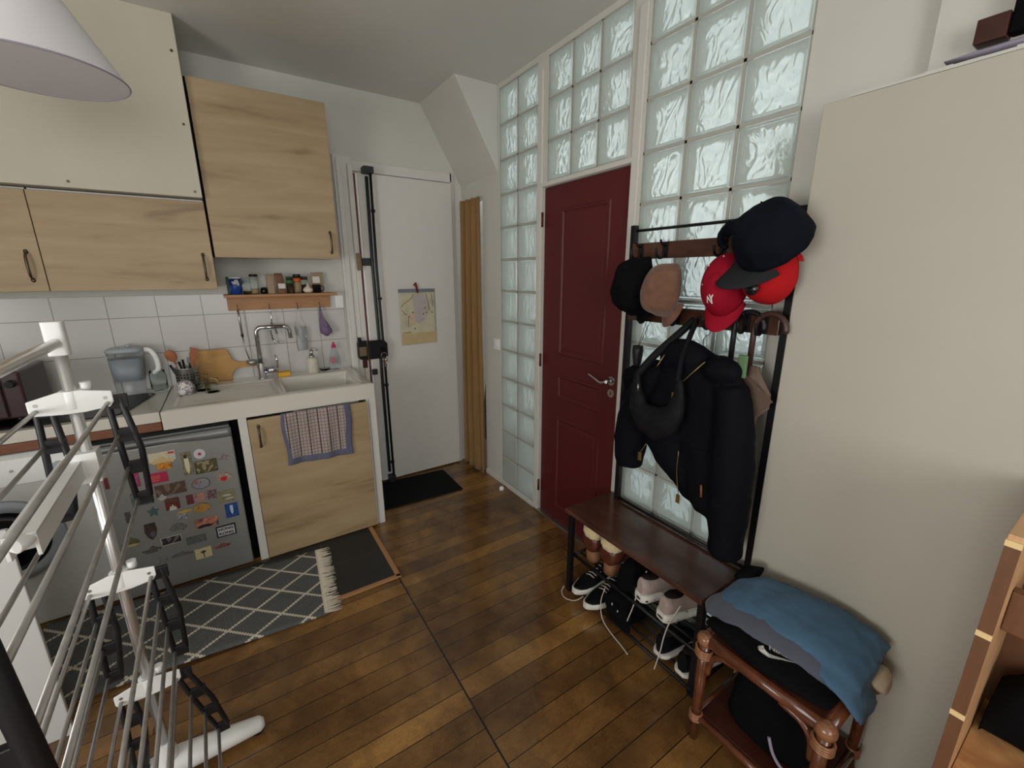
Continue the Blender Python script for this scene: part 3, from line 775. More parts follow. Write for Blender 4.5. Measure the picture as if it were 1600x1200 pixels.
# glasses upside down on the drainer
def tumbler(x, y, label, mat='glass_clear', r0=.036, r1=.03, h=.085):
    g = MB(); g.lathe([(r0, 0), (r1, h), (r1 - .003, h), (.001, h), (.001, h - .006), (r1 - .004, h - .006), (r0 - .003, 0)], (x, y, .931), 28)
    return tag(build('drinking_glass', g, mat), label, 'glass', 'glasses drying on the drainer')
tumbler(-.185, 2.90, 'clear glass upside down in front of the utensil pot'); tumbler(-.14, 2.83, 'clear glass nearest the front of the drainer', r0=.034, h=.075)
g = MB(); g.lathe([(.045, 0), (.044, .03), (.034, .06), (.02, .07), (.001, .07)], (-.262, 2.872, .931), 28)
MT['flower_china'] = pattern('flowered_china', [(225, 222, 220), (225, 222, 220), (112, 96, 112), (225, 222, 220)], 45)
tag(build('bowl', g, 'flower_china'), 'small flowered white cup upside down at the left of the drainer', 'cup')
# water filter pitcher
t = thing('filter_pitcher', 'translucent blue-grey water filter pitcher on the worktop', 'pitcher', (-.50, 3.0, .935))
secs = lambda k, z0, z1, g0=0: [((-.505 + .01 * s, 3.0, z0 + (z1 - z0) * s), .062 + .016 * s - g0, .045 + .012 * s - g0, (1, 0, 0), (0, 1, 0)) for s in [i / 6 for i in range(7)]]
g = MB(); g.loft(secs(0, .941, 1.165), 28, 2.8); build('jug', g, 'plastic_clear', t)
g = MB(); g.loft([((-.503, 3.0, z), a, b, (1, 0, 0), (0, 1, 0)) for z, a, b in ((1.01, .05, .036), (1.05, .06, .042), (1.13, .064, .046))], 24, 2.8); build('funnel', g, 'grey_plastic', t)
g = MB(); g.loft([((-.497, 3.0, 1.166), .080, .058, (1, 0, 0), (0, 1, 0)), ((-.497, 3.0, 1.182), .078, .056, (1, 0, 0), (0, 1, 0)), ((-.497, 3.0, 1.19), .06, .04, (1, 0, 0), (0, 1, 0))], 28, 2.8); g.cyl((-.48, 3.0, 1.19), (-.48, 3.0, 1.205), .01, n=12); build('lid', g, 'grey_plastic', t)
g = MB(); g.tube(bez([(-.425, 3.0, 1.17), (-.395, 2.998, 1.165), (-.375, 2.995, 1.12), (-.375, 2.995, 1.06), (-.40, 2.998, 1.035)], 6), .010, 10, flat=1.3); build('handle', g, 'white_plastic', t)
def jar_glass(x, y, label):
    g = MB(); g.lathe([(.001, 0), (.036, 0), (.038, .01), (.038, .09), (.034, .10), (.034, .115), (.031, .115), (.035, .09), (.035, .01), (.001, .006)], (x, y, .936), 28)
    return tag(build('glass_jar', g, 'glass_clear'), label, 'jar')
jar_glass(-.385, 3.0, 'empty clear glass jar beside the filter pitcher')

# soap dispenser, sponge, washing-up bottle, tray
t = thing('soap_dispenser', 'speckled cream soap dispenser with steel pump', 'soap dispenser', (.408, 3.03, .934))
g = MB(); g.lathe([(.001, 0), (.033, 0), (.035, .004), (.035, .085), (.03, .098), (.016, .103)], (.408, 3.03, .934)); build('bottle', g, 'cloud_print', t)
g = MB(); g.cyl((.408, 3.03, 1.035), (.408, 3.03, 1.05), .016); g.cyl((.408, 3.03, 1.05), (.408, 3.03, 1.085), .011); g.tube([(.408, 3.03, 1.085), (.42, 3.025, 1.09), (.445, 3.01, 1.083)], .006, 8); build('pump', g, 'steel', t)
g = MB().box(.20, .27, 3.0, 3.05, .935, .962); tag(build('sponge', g, 'sponge', bevel=.004), 'yellow scouring sponge beside the tap base', 'sponge')
t = thing('washing_up_bottle', 'clear washing-up liquid bottle with pink cap', 'bottle', (.555, 3.06, .934))
g = MB(); g.loft([((.555, 3.06, z), a, b, (1, 0, 0), (0, 1, 0)) for z, a, b in ((.935, .033, .02), (.94, .037, .023), (.98, .037, .023), (1.02, .033, .022), (1.045, .026, .02), (1.07, .018, .016), (1.082, .011, .011))], 24); build('bottle', g, 'plastic_clear', t)
g = MB(); g.cyl((.555, 3.06, 1.082), (.555, 3.06, 1.10), .014); g.cyl((.555, 3.06, 1.10), (.555, 3.06, 1.12), .008, .006); build('cap', g, 'pink', t)
g = MB(); g.ell((.538, 3.036, 1.0), .016, .0015, .024, 20, 8); build('label', g, 'soap_label', t)
g = MB(); g.lathe([(.001, 0), (.03, 0), (.036, .012), (.034, .012), (.028, .003), (.001, .003)], (.485, 3.06, .935)); tag(build('soap_dish', g, 'glass_clear'), 'small clear soap dish between dispenser and bottle', 'dish')

# spice shelf
t = thing('spice_shelf', 'pine wall shelf with a hook rail above the sink', 'shelf', (.29, 3.05, 1.353))
build('board', MB().box(-.02, .597, 2.985, KY - .013, 1.433, 1.449), 'shelf_wood', t, bevel=.003, origin=(.29, 3.05, 1.43))
build('rail', MB().box(-.008, .567, 3.093, KY - .013, 1.352, 1.432), 'shelf_wood', t, bevel=.002, origin=(.29, 3.1, 1.35))
for x in (.04, .208, .366, .497):
    g = MB(); g.tube(bez([(x, 3.093, 1.385), (x, 3.075, 1.383), (x, 3.064, 1.368), (x, 3.07, 1.35), (x, 3.083, 1.352)], 4), .0022, 7); build('hook', g, 'brass', t)
HY = 3.07
# hanging things
g = MB(); g.tube([(.040, HY, 1.36), (.041, HY, 1.30), (.042, HY, 1.21)], [.005, .0065, .0055], 8); g.cur = 1; g.tube([(.042, HY, 1.21), (.042, HY, 1.195)], .0075, 8); g.cur = 0
g.tube([(.042, HY, 1.2), (.046, HY, 1.12), (.06, HY - .004, 1.055)], [.005, .0035, .004], 8)
g.lathe([(.001, -.03), (.018, -.026), (.03, -.012), (.034, .004), (.031, .004), (.016, -.02), (.001, -.026)], (.072, HY - .02, 1.045), 24)
tag(build('soup_ladle', g, ['steel', 'black_plastic']), 'steel soup ladle hanging from the left hook', 'ladle', 'utensils on the shelf hooks')
g = MB(); x = .207
g.tube([(x, HY - .004, 1.365), (x + .002, HY, 1.34), (x + .004, HY, 1.30), (x, HY - .004, 1.26)], .0035, 8); g.tube([(x, HY, 1.27), (x - .012, HY, 1.23), (x - .004, HY, 1.16)], .0045, 8); g.tube([(x, HY, 1.27), (x + .016, HY, 1.24), (x + .022, HY, 1.20)], .006, 8); g.tube([(x - .004, HY, 1.17), (x + .008, HY, 1.145), (x + .025, HY - .005, 1.152)], .006, 8); g.lathe([(.004, 0), (.012, .004), (.004, .008)], (x + .022, HY, 1.14), 14)
tag(build('can_opener', g, 'chrome'), 'chrome can opener hanging behind the tap spout', 'can opener', 'utensils on the shelf hooks')
g = MB(); x = .366
def gr(s): return bez([(x + s * .003, HY, 1.36), (x + s * .012, HY, 1.34), (x + s * .014, HY, 1.29), (x + s * .030, HY, 1.255), (x + s * .032, HY, 1.22)], 5)
g.tube(gr(-1), .0016, 6); g.tube(gr(1), .0016, 6)
g.cur = 1; g.grid(lambda u, v: (x - .031 + .062 * u, HY - .012 * math.sin(PI * u), 1.235 - .15 * v), 12, 12)
g.cur = 0; g.tube([(x - .031, HY, 1.235), (x - .028, HY, 1.083), (x + .028, HY, 1.083), (x + .031, HY, 1.235)], .0022, 6)
MT['grater'] = pattern('punched_steel', [(120, 122, 124), (176, 178, 180), (120, 122, 124)], 260, rough=.3)
tag(build('cheese_grater', g, ['steel', 'grater']), 'flat steel grater hanging from the third hook', 'grater', 'utensils on the shelf hooks')
t = thing('garlic_net', 'violet net bag of garlic hanging from the right hook', 'net bag', (.51, HY, 1.165))
g = MB(); g.tube([(.497, HY, 1.36), (.498, HY, 1.33), (.50, HY - .003, 1.30), (.505, HY - .006, 1.26), (.514, HY - .008, 1.22), (.52, HY - .008, 1.19), (.525, HY, 1.168)], [.006, .008, .012, .022, .034, .034, .012], 16); build('net', g, 'net_purple', t)
g = MB(); g.tube([(.499, HY - .006, 1.33), (.512, HY - .02, 1.28), (.522, HY - .035, 1.23)], .003, 6); build('ribbon', g, 'mauve_cloth', t)
build('garlic_bulb', MB().ell((.532, HY - .012, 1.20), .026, .026, .022, 14, 8), 'net_purple', t)

# things on the shelf
SZ = 1.4495
def bottle(name, label, cat, x, y, r, h, cap, fill, capr=None, caph=.018, band=None, group='jars and packets on the spice shelf', fillh=.5):
    t = thing(name, label, cat, (x, y, SZ), group)
    g = MB(); g.lathe([(.001, 0), (r, 0), (r, h * .8), (r * .85, h - caph)], (x, y, SZ)); build('glass', g, 'glass_clear', t)
    g = MB(); g.lathe([(.001, .003), (r - .003, .003), (r - .003, h * fillh), (.001, h * fillh)], (x, y, SZ)); build('contents', g, fill, t)
    cr = capr or r; g = MB(); g.lathe([(.001, h - caph), (cr, h - caph), (cr, h - .002), (cr - .002, h), (.001, h)], (x, y, SZ)); build('lid', g, cap, t)
    if band:
        g = MB(); g.lathe([(r + .0006, h * .6), (r + .0006, h * .8)], (x, y, SZ)); g2 = build('label_band', g, band, t)
    return t
g = MB(); g.box(.004, .03, 3.07, 3.10, SZ, SZ + .10); tag(build('green_carton', g, 'dark_green', bevel=.002), 'dark green carton half hidden behind the blue tin', 'carton', 'jars and packets on the spice shelf')
t = thing('salt_tin', 'blue and white cylindrical tin at the left end of the shelf', 'tin', (.048, 3.04, SZ), 'jars and packets on the spice shelf')
g = MB(); g.lathe([(.001, 0), (.030, 0), (.030, .094), (.001, .094)], (.048, 3.04, SZ)); build('body', g, 'blue_tin', t)
g = MB(); g.lathe([(.031, .09), (.031, .1), (.001, .101)], (.048, 3.04, SZ)); build('lid', g, 'white_plastic', t)
g = MB()
for a, zz, w_, hh in ((-80, .072, .012, .014), (-98, .066, .012, .009), (-112, .07, .010, .005), (-64, .06, .007, .012)):
    a = math.radians(a); g.ell((.048 + .0303 * math.cos(a), 3.04 + .0303 * math.sin(a), SZ + zz), w_, .0012, hh, 14, 6, Matrix.Rotation(a + PI / 2, 3, 'Z'))
build('emblem', g, 'label_white', t)
bottle('spice_jar', 'grey glass jar just right of the blue tin', 'jar', .108, 3.07, .024, .09, 'grey_plastic', 'dark_filler', fillh=.2)
bottle('spice_jar', 'tall black-lidded glass jar with pale powder at its bottom', 'jar', .143, 3.03, .021, .115, 'black_plastic', 'pale_filler', .022, .014, fillh=.28)
g = MB(); g.lathe([(.001, 0), (.018, 0), (.022, .015), (.016, .036), (.001, .038)], (.192, 3.06, SZ)); tag(build('small_black_pot', g, 'black_gloss'), 'small round black pot left of the pale packet', 'pot', 'jars and packets on the spice shelf')
def packet(name, label, x0, x1, y, h, mat, lean=0, lab=None):
    t = thing(name, label, 'packet', ((x0 + x1) / 2, y, SZ), 'jars and packets on the spice shelf')
    g = MB(); c = (x0 + x1) / 2; a = (x1 - x0) / 2
    g.loft([((c + lean * s, y, SZ + h * s), a * (1 - .12 * s), .016 * (1 - .82 * s) + .001, (1, 0, 0), (0, 1, 0)) for s in (0, .05, .3, .6, .85, 1)], 20, 3.5); build('bag', g, mat, t)
    if lab: g = MB(); g.box(lab[0], lab[1], y - .0175, y - .0165, SZ + lab[2], SZ + lab[3]); build('label', g, 'label_white', t, bevel=.0004)
packet('spice_packet', 'pale kraft packet right of the small black pot', .21, .252, 3.04, .115, 'kraft')
packet('seed_packet', 'brown seed packet with a white label mid shelf', .262, .312, 3.035, .12, 'brown_pack', -.012, (.268, .306, .03, .06))
bottle('spice_jar', 'green-banded spice jar right of the brown packet', 'jar', .336, 3.045, .020, .10, 'dark_green', 'dark_filler', band='label_green', fillh=.55)
bottle('spice_jar', 'orange-banded spice jar with black lid', 'jar', .378, 3.035, .021, .115, 'black_plastic', 'pale_filler', .022, .02, band='label_orange', fillh=.6)
bottle('spice_jar', 'dark glass jar half hidden behind the garlic bulb', 'jar', .422, 3.075, .022, .10, 'dark_handle', 'dark_filler')
g = MB(); g.lathe([(.001, .002), (.018, .002), (.030, .014), (.028, .026), (.012, .038), (.005, .05), (.003, .066)], (.434, 3.03, SZ), 16); tag(build('garlic_bulb', g, 'garlic'), 'white garlic bulb on the shelf edge', 'garlic', 'jars and packets on the spice shelf')
packet('kraft_bag', 'tall kraft paper bag at the back of the shelf, right end', .455, .535, 3.085, .125, 'kraft', .008, (.472, .515, .06, .1))
t = thing('enamel_mug', 'small black enamel mug on the right end of the shelf', 'mug', (.49, 3.035, SZ), 'jars and packets on the spice shelf')
g = MB(); g.lathe([(.001, 0), (.024, 0), (.026, .05), (.027, .052), (.024, .051), (.022, .004), (.001, .004)], (.487, 3.035, SZ)); build('cup', g, 'black_gloss', t)
g = MB(); g.tube(bez([(.512, 3.03, SZ + .042), (.527, 3.028, SZ + .036), (.526, 3.028, SZ + .018), (.51, 3.03, SZ + .013)], 5), .0028, 7); build('handle', g, 'black_gloss', t)
# socket
t = thing('light_switch', 'white square switch beside the shelf, left of the white door', 'switch', (.635, 3.106, 1.352))
build('plate', MB().box(.603, .655, 3.100, 3.1075, 1.345, 1.425), 'white_plastic', t, bevel=.002); build('rocker', MB().box(.617, .641, 3.0965, 3.1005, 1.36, 1.41), 'white_plastic', t, bevel=.001)
t = thing('light_switch', 'white switch on the wall between curtain and glass bricks', 'switch', (GX, 2.605, 1.04))
build('plate', MB().box(GX - .009, GX - .0005, 2.57, 2.645, 1.035, 1.115), 'white_plastic', t, bevel=.003); build('rocker', MB().box(GX - .013, GX - .009, 2.59, 2.625, 1.05, 1.10), 'white_plastic', t, bevel=.001)

# ---- magnets
ZR = math.radians
MG = iter([(-0.37, 0.715, 0.101, 0.048), (-0.369, 0.667, 0.053, 0.034), (-0.282, 0.657, 0.04, 0.122), (-0.226, 0.695, 0.047, 0.052), (-0.209, 0.624, 0.088, 0.064), (-0.132, 0.658, 0.048, 0.037), (-0.466, 0.693, 0.067, 0.043), (-0.406, 0.613, 0.082, 0.051), (-0.487, 0.624, 0.035, 0.069), (-0.243, 0.538, 0.074, 0.057), (-0.147, 0.546, 0.077, 0.052), (-0.364, 0.542, 0.119, 0.06), (-0.475, 0.525, 0.08, 0.069), (-0.402, 0.512, 0.035, 0.034), (-0.37, 0.464, 0.055, 0.06), (-0.3, 0.465, 0.028, 0.05), (-0.258, 0.465, 0.042, 0.047), (-0.208, 0.466, 0.038, 0.049), (-0.149, 0.438, 0.073, 0.066), (-0.137, 0.352, 0.057, 0.078), (-0.447, 0.444, 0.049, 0.057), (-0.258, 0.407, 0.072, 0.047), (-0.329, 0.408, 0.06, 0.013), (-0.344, 0.384, 0.037, 0.034), (-0.252, 0.319, 0.097, 0.052), (-0.472, 0.343, 0.048, 0.09), (-0.367, 0.332, 0.076, 0.043), (-0.404, 0.272, 0.08, 0.04), (-0.308, 0.239, 0.082, 0.041), (-0.552, 0.314, 0.067, 0.049), (-0.483, 0.249, 0.08, 0.035), (-0.375, 0.182, 0.088, 0.024), (-0.289, 0.152, 0.07, 0.057), (-0.205, 0.165, 0.085, 0.024), (-0.462, 0.17, 0.06, 0.043), (-0.54, 0.444, 0.02, 0.056), (-0.584, 0.634, 0.014, 0.055), (-0.177, 0.245, 0.088, 0.064)])
def magnet(label, x, z, w_, h_, cols, shape='rect', rot=0, scale=60, kind='noise', frame=None, extra=None, dy=0):
    y = 2.512 - dy; nm = 'fridge_magnet'; nx, nz, nw, nh = next(MG); sw, sh_ = nw / w_, nh / h_; x, z, w_, h_ = nx, nz, nw, nh; rot = 0
    if extra: extra = [(a_[0] * sw, a_[1] * sh_, a_[2] * sw, a_[3] * sh_, a_[4], a_[5]) for a_ in extra]
    def shp(k, a, b):
        if k == 'rect': return [(-a, -b), (a, -b), (a, b), (-a, b)]
        if k == 'oval': return [(a * math.cos(2 * PI * i / 24), b * math.sin(2 * PI * i / 24)) for i in range(24)]
        if k == 'fan': return [(0, -b)] + [(a * math.cos(ZR(t_)), -b + 2 * b * math.sin(ZR(t_))) for t_ in range(20, 161, 14)]
        if k == 'shield': return [(0, -b), (a * .7, -b * .55), (a, .1 * b), (a * .85, b), (-a * .85, b), (-a, .1 * b), (-a * .7, -b * .55)]
        if k == 'star': return [((a if i % 2 == 0 else a * .55) * math.sin(PI * i / 5), (b if i % 2 == 0 else b * .55) * math.cos(PI * i / 5)) for i in range(10)]
        if k == 'boat': return [(-a, -.1 * b), (-a * .6, -b), (a * .6, -b), (a, 0), (a * .5, .2 * b), (a * .1, b), (-a * .3, .5 * b), (-a * .5, .1 * b)]
        if k == 'hat': return [(-a, -.2 * b), (-.6 * a, -.9 * b), (0, -.7 * b), (.6 * a, -b), (a, -.1 * b), (.5 * a, .7 * b), (0, b), (-.5 * a, .8 * b)]
        if k == 'skyline': return [(-a, -b), (a, -b), (a, -.2 * b), (.7 * a, 0), (.6 * a, .4 * b), (.4 * a, 0), (.2 * a, .6 * b), (0, b), (-.2 * a, .5 * b), (-.4 * a, .1 * b), (-.6 * a, .6 * b), (-.8 * a, 0), (-a, -.3 * b)]
    mname = 'print_' + nm + str(len(bpy.data.materials))
    c, s = math.cos(ZR(rot)), math.sin(ZR(rot))
    def loc(p): return (x + p[0] * c - p[1] * s, z + p[0] * s + p[1] * c)
    g = MB(); g.prism([loc(p) for p in shp(shape, w_ / 2, h_ / 2)], 'y', y, y - .004)
    g.smooth = False
    ms = [pattern(mname, cols, scale, kind)]
    if frame:
        ms.append(M('edge' + mname, frame, .5)); g.cur = 1
        pts = shp(shape, w_ / 2, h_ / 2); n = len(pts)
        for i in range(n):
            a_, b_ = loc(pts[i]), loc(pts[(i + 1) % n]); g.tube([(a_[0], y - .004, a_[1]), (b_[0], y - .004, b_[1])], .0016, 5)
    if extra:
        for k, (ex, ez, ew, eh, ecol, esh) in enumerate(extra):
            ms.append(M('detail%d' % k + mname, ecol, .6)); g.cur = len(ms) - 1
            g.prism([loc((ex + p[0], ez + p[1])) for p in shp(esh, ew / 2, eh / 2)], 'y', y - .0041, y - .005 - k * .0004)
    o = build(nm, g, ms); return tag(o, label, 'magnet', 'souvenir magnets on the fridge door'), loc
magnet('magnet with a pale golden domed skyline on blue, top left of the door', -.362, .748, .085, .040, [(150, 178, 200), (214, 200, 170), (196, 176, 130)], 'rect', -4, 60, extra=[(0, -.012, .07, .03, (206, 180, 130), 'skyline'), (.03, .012, .02, .008, (190, 60, 50), 'rect')])
magnet('orange gold magnet tucked under the skyline magnet', -.352, .705, .045, .026, [(120, 70, 20), (206, 130, 30), (230, 160, 60)], 'rect', -2, 90, dy=.001)
magnet('upright sepia magnet of a pale standing figure', -.286, .683, .036, .072, [(92, 88, 66), (150, 140, 110)], 'rect', 2, 60, extra=[(0, -.008, .018, .05, (216, 210, 180), 'shield'), (-.002, .022, .012, .012, (40, 40, 36), 'oval')])
magnet('round white magnet with a red flower', -.222, .709, .042, .036, [(206, 204, 208), (196, 192, 198)], 'oval', 0, 30, extra=[(0, 0, .018, .014, (176, 50, 84), 'star')])
magnet('framed magnet with a dark olive interior scene', -.203, .648, .066, .035, [(84, 76, 46), (150, 140, 106), (60, 52, 34)], 'rect', -2, 70, 'vor', (70, 62, 34))
magnet('small lotus-shaped magnet at the top right', -.130, .688, .038, .022, [(96, 84, 92), (176, 160, 160)], 'skyline', 0, 60)
magnet('blue-grey city photo magnet at the upper left', -.432, .715, .058, .030, [(40, 62, 84), (110, 136, 160), (60, 80, 100)], 'rect', -2, 80, 'vor')
magnet('plain rose red rectangular magnet with faint gold writing', -.385, .645, .064, .034, [(176, 34, 84), (186, 40, 80)], 'rect', 0, 10, extra=[(-.008, .006, .036, .003, (206, 120, 80), 'rect'), (-.008, -.001, .036, .003, (206, 120, 80), 'rect'), (-.008, -.008, .028, .003, (206, 120, 80), 'rect')])
magnet('pink and light blue magnet beside the dryer bracket', -.448, .648, .034, .044, [(170, 40, 90), (170, 40, 90), (110, 150, 180)], 'rect', -2, 26)
magnet('grey oval magnet with a red landscape', -.213, .575, .056, .042, [(96, 110, 130), (150, 150, 160), (170, 80, 60)], 'oval', 0, 40, frame=(90, 94, 104))
magnet('fan-shaped white magnet with red centre', -.132, .588, .058, .044, [(200, 190, 176), (150, 110, 90), (206, 200, 190)], 'fan', -2, 70, extra=[(0, -.008, .022, .02, (196, 40, 36), 'shield')])
magnet('large brown street scene magnet in the middle', -.305, .575, .094, .052, [(90, 64, 56), (120, 104, 88), (74, 78, 66)], 'rect', 0, 50, 'vor', dy=0)
magnet('grey mountain lake photo magnet at the left', -.422, .548, .076, .046, [(52, 66, 70), (96, 108, 108), (60, 70, 66)], 'rect', 1, 40, extra=[(0, .012, .07, .010, (96, 130, 140), 'rect')])
magnet('small white sailboat magnet', -.353, .548, .028, .026, [(170, 170, 172), (190, 190, 190), (80, 70, 70)], 'boat', 0, 60, dy=.003)
magnet('brown palace magnet with white steps', -.312, .512, .050, .044, [(96, 34, 30), (120, 50, 40)], 'rect', 0, 60, dy=.003, extra=[(0, -.012, .026, .024, (206, 204, 200), 'skyline'), (0, .014, .04, .01, (90, 76, 54), 'rect')])
magnet('small wine red upright magnet', -.258, .522, .026, .034, [(90, 30, 44), (120, 60, 70)], 'rect', 4, 60)
magnet('pale blue and orange sunset magnet, middle right', -.222, .533, .040, .034, [(120, 130, 160), (200, 140, 110), (110, 90, 110)], 'rect', 4, 50)
magnet('white magnet with small striped figures', -.176, .550, .030, .042, [(206, 200, 206), (60, 50, 60), (180, 100, 110)], 'rect', 0, 130)
magnet('green map magnet with white roads near the right edge', -.124, .527, .054, .046, [(110, 116, 84), (150, 140, 110), (100, 104, 76)], 'rect', 2, 60, extra=[(.002, .004, .03, .005, (206, 204, 196), 'oval'), (.008, -.01, .03, .004, (206, 204, 196), 'oval')])
magnet('blue magnet with a white sail-shaped tower', -.108, .462, .040, .044, [(24, 66, 130), (30, 80, 150), (22, 50, 100)], 'rect', 6, 60, extra=[(0, .002, .010, .03, (190, 205, 220), 'shield')])
magnet('teal star-shaped magnet left of centre on the fridge door', -.372, .478, .044, .040, [(60, 96, 96), (84, 110, 106)], 'star', 8, 60)
magnet('golden oval wooden magnet', -.222, .478, .056, .030, [(150, 110, 50), (190, 146, 74), (130, 90, 40)], 'oval', 6, 60, dy=.003)
magnet('yellow and blue dome-shaped magnet', -.275, .462, .052, .020, [(206, 170, 70), (212, 180, 84)], 'oval', 6, 30)
magnet('small navy and white magnet under the yellow dome', -.283, .442, .038, .024, [(60, 66, 100), (196, 200, 206)], 'rect', 4, 90)
magnet('sunset bridge magnet in peach and navy', -.205, .413, .066, .042, [(210, 160, 140), (190, 120, 90), (70, 60, 90)], 'rect', 3, 34, extra=[(-.006, -.013, .052, .014, (30, 30, 52), 'hat')])
magnet('dark brown mask-shaped magnet', -.358, .395, .044, .052, [(46, 36, 34), (80, 62, 50)], 'shield', 4, 60, extra=[(.004, -.008, .018, .018, (96, 96, 110), 'oval')])
magnet('grey carved elephant magnet in the middle of the door', -.290, .405, .056, .036, [(90, 88, 90), (130, 128, 126), (64, 62, 66)], 'hat', 4, 80)
magnet('black and white framed photo magnet', -.315, .345, .058, .036, [(44, 36, 40), (120, 110, 110), (40, 34, 34)], 'rect', 2, 60, 'vor', (214, 212, 208))
magnet('grey river bridge magnet', -.240, .348, .058, .036, [(70, 74, 76), (110, 114, 110), (60, 62, 64)], 'rect', 2, 36)
magnet('green and cream frog-shaped magnet at the lower left', -.422, .360, .055, .032, [(60, 66, 50), (130, 124, 84)], 'hat', 0, 60, extra=[(0, -.010, .044, .008, (190, 180, 120), 'oval')])
magnet('grey gondola-shaped magnet below the framed photo magnet', -.358, .320, .060, .030, [(130, 126, 116), (60, 56, 54), (160, 156, 148)], 'boat', 12, 60)
magnet('clear grey magnet with skyline lettering, lower middle', -.288, .295, .058, .028, [(120, 118, 116), (90, 88, 88)], 'skyline', 3, 80)
magnet('cream magnet with a dark palm tree', -.222, .276, .048, .036, [(206, 194, 150), (214, 202, 160)], 'rect', 2, 20, extra=[(0, .005, .022, .012, (70, 50, 40), 'star'), (0, -.006, .003, .018, (70, 50, 40), 'rect')])
magnet('reddish lobster-shaped magnet right of the palm tree magnet', -.165, .300, .056, .022, [(96, 46, 40), (150, 90, 76), (60, 44, 44)], 'boat', 8, 60)
magnet('grey oval magnet beside the lowest dryer bracket', -.340, .265, .046, .028, [(110, 110, 110), (140, 138, 138)], 'oval', 0, 60)
magnet('small dark upright magnet below the grey lake photo', -.450, .455, .026, .040, [(60, 58, 62), (96, 92, 92)], 'rect', 0, 60)
magnet('dark red diamond-shaped magnet behind the drying rack tube', -.575, .655, .05, .05, [(110, 30, 36), (90, 26, 32)], 'rect', 45, 30)
(o, loc) = magnet('white-lettered navy magnet reading HONG KONG', -.147, .372, .062, .044, [(26, 30, 50), (28, 32, 54)], 'rect', 3, 20, extra=[(0, 0, .052, .034, (216, 214, 214), 'rect')])
HX_, HZ_, HW_, HH_ = (-0.177, 0.245, 0.088, 0.064)
for k, (txt, dz) in enumerate((('HONG', .19 * HH_), ('KONG', -.19 * HH_))):
    tm = text_mesh(txt, .0215, .0004, .0007); tm.xf(Matrix.Translation((HX_, 2.512 - .0068, HZ_ + dz)) @ Matrix.Rotation(PI / 2, 4, 'X')); build('lettering', tm, 'gap', o)
# ================================================================ DOOR THINGS, CURTAIN, MAT
t = thing('door_bolt', 'black iron surface bolt running the full height of the white door', 'door bolt', (.86, 3.05, .03))
g = MB(); g.tube([(.862, 3.045, 2.18), (.856, 3.045, 1.6), (.862, 3.045, 1.0), (.862, 3.045, .09)], .011, 8, flat=.7)
build('flat_bar', g, 'grey_metal', t)
g = MB(); g.tube([(.885, 3.03, 2.22), (.879, 3.03, 1.6), (.885, 3.03, 1.0), (.888, 3.03, .02)], .0085, 10); build('rod', g, 'black_metal', t)
build('top_catch', MB().box(.835, .900, 3.0, 3.07, 2.195, 2.235), 'grey_metal', t, bevel=.004)
build('bottom_catch', MB().box(.85, .90, 3.01, 3.07, .012, .06), 'grey_metal', t, bevel=.004)
for z in (1.97, 1.40, .78, .17): build('rod_guide', MB().cyl((.884, 3.03, z - .008), (.884, 3.03, z + .008), .014), 'black_metal', t)
build('side_bracket', MB().box(.795, .86, 3.055, 3.073, 1.62, 1.67), 'grey_metal', t, bevel=.003)
build('lower_bracket', MB().box(.80, .835, 3.05, 3.073, .86, .90), 'grey_metal', t, bevel=.003)
t = thing('rim_lock', 'black box-shaped rim lock on the white door beside the sink', 'lock', (.83, 3.04, .98))
g = MB().prism([(.775, .985), (.88, .985), (.905, 1.0), (.905, 1.09), (.88, 1.115), (.775, 1.115)], 'y', 3.0, 3.021); build('case', g, 'black_metal', t, bevel=.004)
g = MB().prism([(.705, 1.0), (.72, .985), (.768, .985), (.768, 1.115), (.72, 1.115), (.705, 1.1)], 'y', 3.02, 3.058); build('keeper', g, 'black_metal', t, bevel=.003)
build('copper_plate', MB().box(.712, .762, 3.016, 3.0205, 1.01, 1.075), 'brass', t, bevel=.002)
build('cylinder_lock', MB().cyl((.868, 3.001, 1.05), (.868, 2.985, 1.05), .017), 'black_gloss', t)
build('bolt_end', MB().cyl((.722, 3.03, 1.115), (.722, 3.03, 1.14), .012), 'black_metal', t)
build('keeper_tail', MB().box(.735, .765, 3.04, 3.058, .92, .985), 'red_wood', t, bevel=.002)
t = thing('key_bunch', 'bunch of coppery keys hanging from the rim lock', 'keys', (.875, 3.0, .92))
g = MB(); g.tube(arc((.874, 1.005), .02, 0, 340, 14, 'xz', 3.0), .0016, 6); build('ring', g, 'steel', t)
for k, (dx, a) in enumerate(((-.004, -8), (.008, 6), (.016, 18), (-.012, -20))):
    g = MB(); R = Matrix.Rotation(math.radians(a), 4, 'Y'); g.ell((0, 0, -.014), .011, .002, .012, 12, 6); g.box(-.003, .003, -.0012, .0012, -.06, -.02); g.box(.003, .006, -.0012, .0012, -.055, -.045)
    g.xf(Matrix.Translation((.874 + dx, 2.998 - .004 * k, .985)) @ R); build('key', g, 'copper_key' if k % 2 else 'steel', t)
